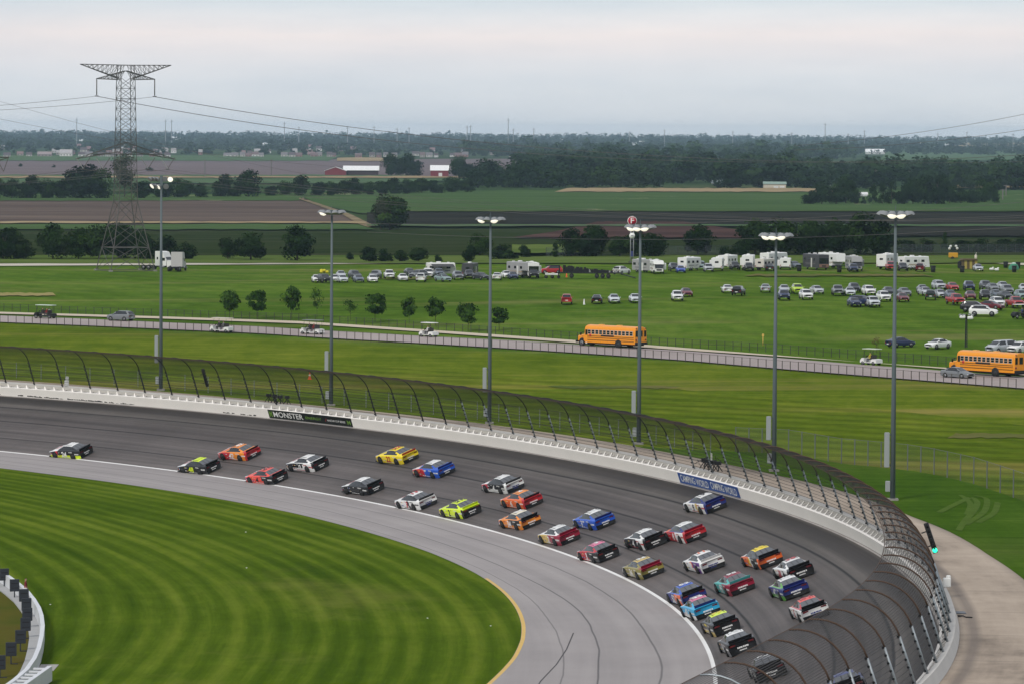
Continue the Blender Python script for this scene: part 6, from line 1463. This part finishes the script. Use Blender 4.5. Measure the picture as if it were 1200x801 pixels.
cart(502.5,395,-132,CW,mat('white_roof',(.70,.70,.68),.4),1,'white-roofed golf cart carrying a driver in white on the road',[(-.1,.28,'white','driver in white shirt on the white-roofed cart'),(-.1,-.28,'dark','passenger in dark shirt on the white-roofed cart')])
cart(1021,427.5,-130,CW,mat('mint_roof',(.48,.52,.42),.5),1,'white golf cart with mint roof beside the reddish sapling',[(-.1,.28,'yellow','person in yellow vest on the golf cart by the sapling')])
cart(1196,373,-60,TRIM,mat('white_roof',(.70,.70,.68),.4),1,'dark golf cart parked on the grass at the right edge',[(-.1,.28,'navy' if False else 'blue','person in blue on the parked cart at the right edge')])
# ---- bins, tent, light tower, odd items
BIN=mat('bin_black',(.012,.014,.013),.6)
for i,(x,y) in enumerate(((936.5,318),(983.5,319.3),(1093.5,319),(1127.5,319.3),(1178.5,314),(1193,314.5),(1188.5,319))):
    p=hit(x,y); b=MB(); b.tube([(0,0,0),(0,0,1.15)],[.42,.5],BIN,12); b.tube([(0,0,1.15),(0,0,1.28)],[.53,.5],BIN,12); b.box((0,-.5,1.0),(.5,.08,.06),BIN)
    tag(b.build('rubbish_bin',loc=p),'black rubbish bin on the grass, %s from the left'%ORD[i],'bin','black rubbish bins')
p=hit(1135,315); r=tag(empty('canopy_tent',p,R(8)),'brown and yellow striped tent beside the silver sedan','tent')
TB=mat('tent_brown',(.10,.075,.04),.9); TY=mat('tent_yellow',(.32,.26,.07),.9)
for i in range(6): b=MB(); b.box((-1.35+.54*i,0,.95),(.53,1.8,1.9),TB if i%2==0 else TY,taper=.94); b.build('tent_panel',r)
b=MB(); b.extrude([(-1.8,1.7),(1.8,1.7),(1.4,2.05),(-1.4,2.05)],-1.1,1.1,TB); b.build('roof',r)
b=MB(); b.bbox((-1.9,0,.8),(.7,.9,1.5),BK,.2); b.build('door_flap',r)
p=hit(1188,316); r=tag(empty('dome_tent',p),'small green dome tent among the bins at the right edge','tent'); b=MB(); b.lathe([(1.1,0),(1.05,.5),(.75,1.0),(.3,1.3),(0.01,1.35)],mat('tent_green',(.05,.20,.12),.7),12); b.build('canopy',r); b=MB(); b.lathe([(.5,1.2),(.25,1.42),(0.01,1.45)],mat('tent_pale',(.45,.55,.5),.7),12); b.build('cap',r)
p=hit(1117,304); r=tag(empty('light_tower',p),'yellow mobile light tower with four white lamps by the gravel road','light tower')
b=MB(); b.bbox((0,0,.9),(2.0,1.2,1.1),mat('machine_yellow',(.50,.26,.02),.5),.1); b.build('generator',r); b=MB(); b.tube([(0,0,1.3),(0,0,2.9)],.06,TRIM,5); b.tube([(-.8,0,2.5),(.8,0,2.5)],.04,TRIM,4); b.build('mast',r)
for x,z in((-.85,2.35),(-.6,2.85),(.6,2.9),(.85,2.4)): b=MB(); b.lathe([(.1,.2),(.27,.05),(.3,-.02),(0.01,-.03)],mat('lamp_white',(.75,.75,.75),.3),10,(x,-.1,z),Vector((0,-1,-.3)).to_track_quat('-Z','Y').to_matrix()); b.build('lamp',r)
for s in(1,-1): wheel(r,-.2,s*.65,.32,.2,RIMD)
for i,(x,y) in enumerate(((1162,317),(1168,317.5),(1128,373.5),(1137,374.5))):
    p=hit(x,y); b=MB(); b.bbox((0,0,.25),(.9,.6,.5),RVW,.14); b.bbox((.3,.1,.58),(.4,.35,.2),RVW,.07); tag(b.build('picnic_cooler',loc=p),'small white cooler lying on the grass, %s from the bottom left of these'%ORD[i],'cooler','white coolers on the grass')
p=hit(1143.5,304.5); b=MB(); b.tube([(0,0,0),(0,0,.9)],[.25,.3],mat('pale_sack',(.55,.50,.42),.8),8); b.tube([(0,0,.9),(0,0,1.2)],[.3,.05],mat('pale_sack',(.55,.50,.42),.8),8); b.tube([(0,0,1.1),(.1,0,1.6)],.05,CONC,5); tag(b.build('covered_post',loc=p),'pale wrapped post beside the gravel road near the tent','post')
p=hit(363,444); b=MB(); CN=mat('cone_orange',(.70,.12,.03),.6); b.box((0,0,.03),(.5,.5,.06),CN); b.lathe([(.18,.05),(.12,.45),(.10,.6),(.04,.95),(.001,.96)],CN,12); b.lathe([(.135,.42),(.105,.62)],RVW,12); tag(b.build('traffic_cone',loc=p),'orange traffic cone on the lawn left of the second mast','traffic cone')
for x,y in((684.5,357),(664,325)): 
    p=hit(x,y); b=MB(); m_=RVW if x>680 else CN; b.box((0,0,.03),(.4,.4,.06),m_); b.lathe([(.16,.05),(.05,.9),(.001,.92)],m_,10); tag(b.build('marker_cone',loc=p),('white marker standing between the red minivan and the black car' if x>680 else 'orange cone under the neck of the black ramp trailer'),'marker')
# yellow marker post by the meadow fence
p=hit(894,405); b=MB(); b.tube([(0,0,0),(0,0,1.3)],.06,YEL,6); b.box((0,-.02,1.5),(.3,.05,.35),YEL); tag(b.build('marker_post',loc=p),'short yellow marker post in the grass behind the road','marker')
# ---- signal lights on the fence
def signal(s,a,h,label,lit,side=1):
    c=Vector(wp(s,a,h)); x,y,hh=cpt(s); r=tag(empty('signal_light',c),label,'signal light','track signal lights')
    up=(Vector(wp(s,a,h+1))-c).normalized(); b=MB(); b.tube([c-up*1.05,c+up*1.05],.17,TRIM,8); P(b.build('housing',r))
    tan=Vector((-math.sin(hh),math.cos(hh),0)); tow=-tan if side>0 else tan
    for i in range(6):
        q=c+up*(-.85+.34*i)+tow*.17; b=MB(); m_=mat('green_lamp',(.02,.5,.3),.3,emit=(.03,.8,.42),estr=1.3) if (lit and i==0) else mat('dark_lens',(.03,.03,.03),.2)
        b.tube([q,q+tow*.05],.17 if (lit and i==0) else .11,m_,12); P(b.build('lens',r))
        b=MB(); b.tube([q+up*.13,q+up*.13+tow*.2],.06,TRIM,6); P(b.build('visor',r))
    b=MB(); b.tube([c-up*.5,c-up*.5+Vector(wp(s,a-.5,h))-c],.04,TRIM,4); b.tube([c+up*.5,c+up*.5+Vector(wp(s,a-.5,h))-c],.04,TRIM,4); P(b.build('bracket',r))
    return r
def s_at(px,a,h,lo,hi): return min(np.arange(lo,hi,.25),key=lambda s:abs(proj(*wp(s,a,h))[0]-px))
signal(s_at(1104,1.35,4.1,55,80),1.35,4.1,'black signal housing with a lit green lamp behind the fence at right',True)
signal(s_at(240,1.2,3.6,220,300),1.2,3.6,'black unlit signal housing on the far fence left of the MONSTER ENERGY banner',False)
# camera positions and small boxes on the wall
CLM=mat('dark_equipment',(.02,.02,.022),.6)
for px,nm in((325,'black camera rigs and cables bunched on the wall above the black banner'),(832,'camera rigs and a white stake bunched on the wall above the blue banner')):
    s=s_at(px,1.1,1.6,100,320); r=tag(empty('camera_rig',wp(s,1.1,1.35)),nm,'camera rig','camera rigs on the wall'); rr=random.Random(int(px))
    for k in range(4):
        b=MB(); c=Vector(wp(s-1.8+1.2*k,1.0+.2*rr.random(),1.35)); b.tube([c,c+Vector((.1,0,.5))],.05,CLM,4); b.tube([c+Vector((.4,0,0)),c+Vector((0,0,.6))],.04,CLM,4); b.tube([c-Vector((.4,0,0)),c+Vector((0,0,.6))],.04,CLM,4); b.box(c+Vector((0,0,.75)),(.5,.35,.3),CLM,rot=Matrix.Rotation(rr.random(),3,'Z')); P(b.build('camera',r))
    b=MB()
    for k in range(9): c=Vector(wp(s-2.4+4.8*rr.random(),1.0+.3*rr.random(),1.4)); b.tube([c,c+Vector((rr.uniform(-.4,.4),rr.uniform(-.3,.3),rr.uniform(.3,1.3))),c+Vector((rr.uniform(-.8,.8),0,rr.uniform(.2,.9)))],.03,CLM,3)
    P(b.build('cables',r))
    if px>800: b=MB(); c=Vector(wp(s-.2,1.1,1.35)); b.tube([c,c+Vector((0,0,1.5))],.08,WPT,5); P(b.build('stake',r))
s=s_at(77,1.0,1.5,230,330); b=MB(); b.bbox((0,0,.35),(.5,.4,.7),RVW,.05); b.bbox((.05,0,.95),(.35,.3,.35),RVW,.05); b.tube([(-.2,0,0),(-.2,-.2,.9)],.03,TRIM,4); tag(b.build('control_box',loc=wp(s,1.0,1.31)),'small white control box on top of the wall at far left','box')
s=s_at(1116,1.3,1.5,50,70); b=MB(); b.bbox((0,0,.25),(.5,.5,.6),RVW,.05); b.bbox((.1,0,.6),(.3,.3,.25),RVW,.05); tag(b.build('control_box',loc=wp(s,1.2,1.31)),'small white box on the wall below the green signal','box')
# drain grate and debris on the service road
p=onz(1122,717,5.86); b=MB(); b.box((0,0,.01),(1.0,1.2,.03),mat('grate_grey',(.14,.15,.17),.6)); tag(b.build('drain_grate',loc=p),'grey drain grate on the service road beside the wall','drain')
p=onz(1129,722,5.84); b=MB(); b.tube([(-.3,.5,.02),(0,.1,.05),(.1,-.4,.03),(.5,-.6,.03)],.04,BK,4); b.tube([(0,.1,.05),(-.35,-.2,.03)],.03,BK,4); tag(b.build('rubber_scrap',loc=p),'dark scrap of rubber on the service road','debris')
# tyre skid on the apron
b=MB(); pts=[(672,741),(664,760),(652,778),(634,797),(628,806)]; Q=[onz(x,y,0.0) for x,y in pts]
b.poly([(q[0]+d,q[1],.010) for q in Q for d in(-.045,.045)],[(2*i,2*i+1,2*i+3,2*i+2) for i in range(len(Q)-1)],mat('skid_black',(.07,.065,.065),.8)); tag(b.build('skid_mark'),kind='structure')
# ---- infield barrier ring with dark panels
RW=mat('ring_wall_white',(.60,.61,.63),.5,var=.12,vscale=.6)
rp_=[(-30,655),(-8,662),(8,671),(22,681),(33,690),(42,701),(48,711),(51,720),(52.5,732),(51,745),(48,758),(43,770),(34,783),(20,795),(4,806),(-20,822)]
base=[onz(x,y,1.0) for x,y in rp_]
base=[(q[0],q[1],0.) for q in base]
cx0=sum(p[0] for p in base)/len(base)-3; cy0=sum(p[1] for p in base)/len(base)
r=tag(empty('infield_barrier',base[7]),'white curved infield barrier at the lower left corner','barrier')
ring=[]
for i,p in enumerate(base):
    a=base[max(0,i-1)];c=base[min(len(base)-1,i+1)]; t=Vector((c[0]-a[0],c[1]-a[1],0)).normalized(); n=Vector((-t.y,t.x,0)); 
    if n.dot(Vector((p[0]+50,p[1]-290,0)))>0: n=-n      # n points inward
    ring.append((Vector((p[0],p[1],0)),n))
P(gridmesh('wall',np.array([[tuple(p+Vector((0,0,0))),tuple(p+Vector((0,0,1.0))),tuple(p+n*.30+Vector((0,0,1.0))),tuple(p+n*.30)] for p,n in ring]),RW,parent=r,smooth=False))
P(gridmesh('kerb',np.array([[tuple(p+n*.30+Vector((0,0,.12))),tuple(p+n*1.1+Vector((0,0,.12))),tuple(p+n*1.1)] for p,n in ring]),mat('kerb_concrete',(.35,.35,.35),.8,var=.15,vscale=1),parent=r,smooth=False))
b=MB()
p=onz(14,799,1.0); q=onz(40,781,1.0); p[2]=q[2]=0.; t=(Vector(q)-Vector(p)).normalized(); n=Vector((t.y,-t.x,0)); L_=(Vector(q)-Vector(p)).length+6
rot=Matrix((t,n,Vector((0,0,1)))).transposed(); c=(Vector(p)+Vector(q))/2+n*.9-t*2.2
b.box(c+Vector((0,0,.5)),(L_,.3,1.0),RW,rot=rot); P(b.build('outer_wall',r))
b=MB()
for k in range(9): b=MB(); b.box(c-n*.5+t*(-L_/2+.5+k*L_/9.)+Vector((0,0,.93)),(.25,.8,.1),RW,rot=rot); P(b.build('cross_bar',r))
b=MB(); c2=onz(49,783,0); b.box(Vector(c2)+Vector((.3,.6,.012)),(1.2,3.4,.02),mat('slab_concrete',(.35,.33,.31),.8)); tag(b.build('concrete_slab'),'small concrete slab on the grass beside the barrier gap','slab')
# dirt and rough grass inside the ring
INS_=fmat('infield_dirt',[(.35,(.075,.055,.018)),(.5,(.09,.085,.018)),(.66,(.055,.075,.012))],sx=.1,sy=.06)
A=[]
for p,n in ring: A.append([(p+n*1.1+Vector((0,0,.02)))[:],(Vector((p.x-26,p.y,.02)))[:]])
tag(gridmesh('infield_dirt',np.array(A),INS_),kind='structure')
PN=mat('dark_panel',(.028,.032,.04),.6)
for i,(x,y) in enumerate(((5,684),(17,697),(28,709),(31,720),(32,732),(30,744),(24,759),(13,774),(0,790))):
    q=onz(x,y+4,0); r=tag(empty('panel_stand',q,R(18)),'dark square panel on a post inside the infield barrier, %s from the top'%ORD[i],'panel','dark panels inside the infield barrier')
    b=MB(); b.tube([(0,0,0),(0,0,1.0)],.05,PN,5); b.tube([(0,0,.05),(.45,-.1,.05)],.04,PN,4); b.build('post',r)
    b=MB(); b.bbox((0,0,1.05),(.74,.14,.95),PN,.03); b.box((0,-.06,1.2),(.5,.03,.08),BK); b.box((0,-.06,.85),(.5,.03,.05),BK); b.build('panel',r)
q=onz(30,703,0); r=bpy.data.objects.new('person',None)
def standing():
    me=bpy.data.meshes.new('person')
    V=[(0,0,.95),(0,0,1.2),(0,0,1.42),(0,0,1.52),(.02,0,1.62),(.02,0,1.74),(0,.2,1.40),(.04,.25,1.12),(.14,.22,.90),(0,-.2,1.40),(.04,-.25,1.12),(.14,-.22,.90),(0,.10,.88),(.02,.11,.48),(0,.11,.08),(.14,.12,.04),(0,-.10,.88),(.02,-.11,.48),(0,-.11,.08),(.14,-.12,.04)]
    E=[(0,1),(1,2),(2,3),(3,4),(4,5),(2,6),(6,7),(7,8),(2,9),(9,10),(10,11),(0,12),(12,13),(13,14),(14,15),(0,16),(16,17),(17,18),(18,19)]
    RR=[.15,.14,.16,.055,.095,.08,.07,.05,.035,.07,.05,.035,.10,.07,.045,.04,.10,.07,.045,.04]
    me.from_pydata(V,E,[]); o=bpy.data.objects.new('person',me); scn.collection.objects.link(o); o.modifiers.new('s','SKIN')
    if me.skin_vertices:
        for v,r_ in zip(me.skin_vertices[0].data,RR): v.radius=(r_,r_)
    s_=o.modifiers.new('d','SUBSURF'); s_.levels=1; dg=bpy.context.evaluated_depsgraph_get(); dg.update(); m2=bpy.data.meshes.new_from_object(o.evaluated_get(dg)); bpy.data.objects.remove(o); m2.materials.clear()
    for m in (mat('shirt_maroon',(.16,.02,.03),.8),mat('trousers',(.05,.05,.07),.8),SKIN,HAIR): m2.materials.append(m)
    for f in m2.polygons:
        c=f.center; k=0 if c.z>.93 else 1
        if c.z>1.53 or (abs(c.y)>.15 and c.z<1.1): k=2
        if c.z>1.66 and (c.x<.05 or c.z>1.76): k=3
        f.material_index=k; f.use_smooth=True
    return m2
o=link(bpy.data.objects.new('person',standing())); o.location=q; tag(o,'person in a dark red shirt standing behind the white infield barrier','person')
# white bits lying on the infield grass
for i,(x,y) in enumerate(((575,733),(288,623),(289,665),(59,708),(501,724))):
    q=onz(x,y,0); b=MB(); b.bbox((0,0,.03),(.12,.10,.06),RVW,.02); tag(b.build('litter',loc=q),'tiny white scrap on the infield grass, %s of those listed'%ORD[i],'litter','white scraps on the infield grass')
# ---------------------------------------------------------------- haze
hz=bpy.data.materials.new('haze'); hz.use_nodes=True; t=hz.node_tree; t.nodes.clear(); o_=t.nodes.new('ShaderNodeOutputMaterial'); v_=t.nodes.new('ShaderNodeVolumePrincipled')
v_.inputs['Color'].default_value=(.58,.79,1.,1); v_.inputs['Density'].default_value=HAZE; v_.inputs['Anisotropy'].default_value=.0
t.links.new(v_.outputs[0],o_.inputs['Volume'])
b=MB(); b.box((0,0,40),(44000,44000,86),hz); h=b.build('haze'); h['kind']='stuff'
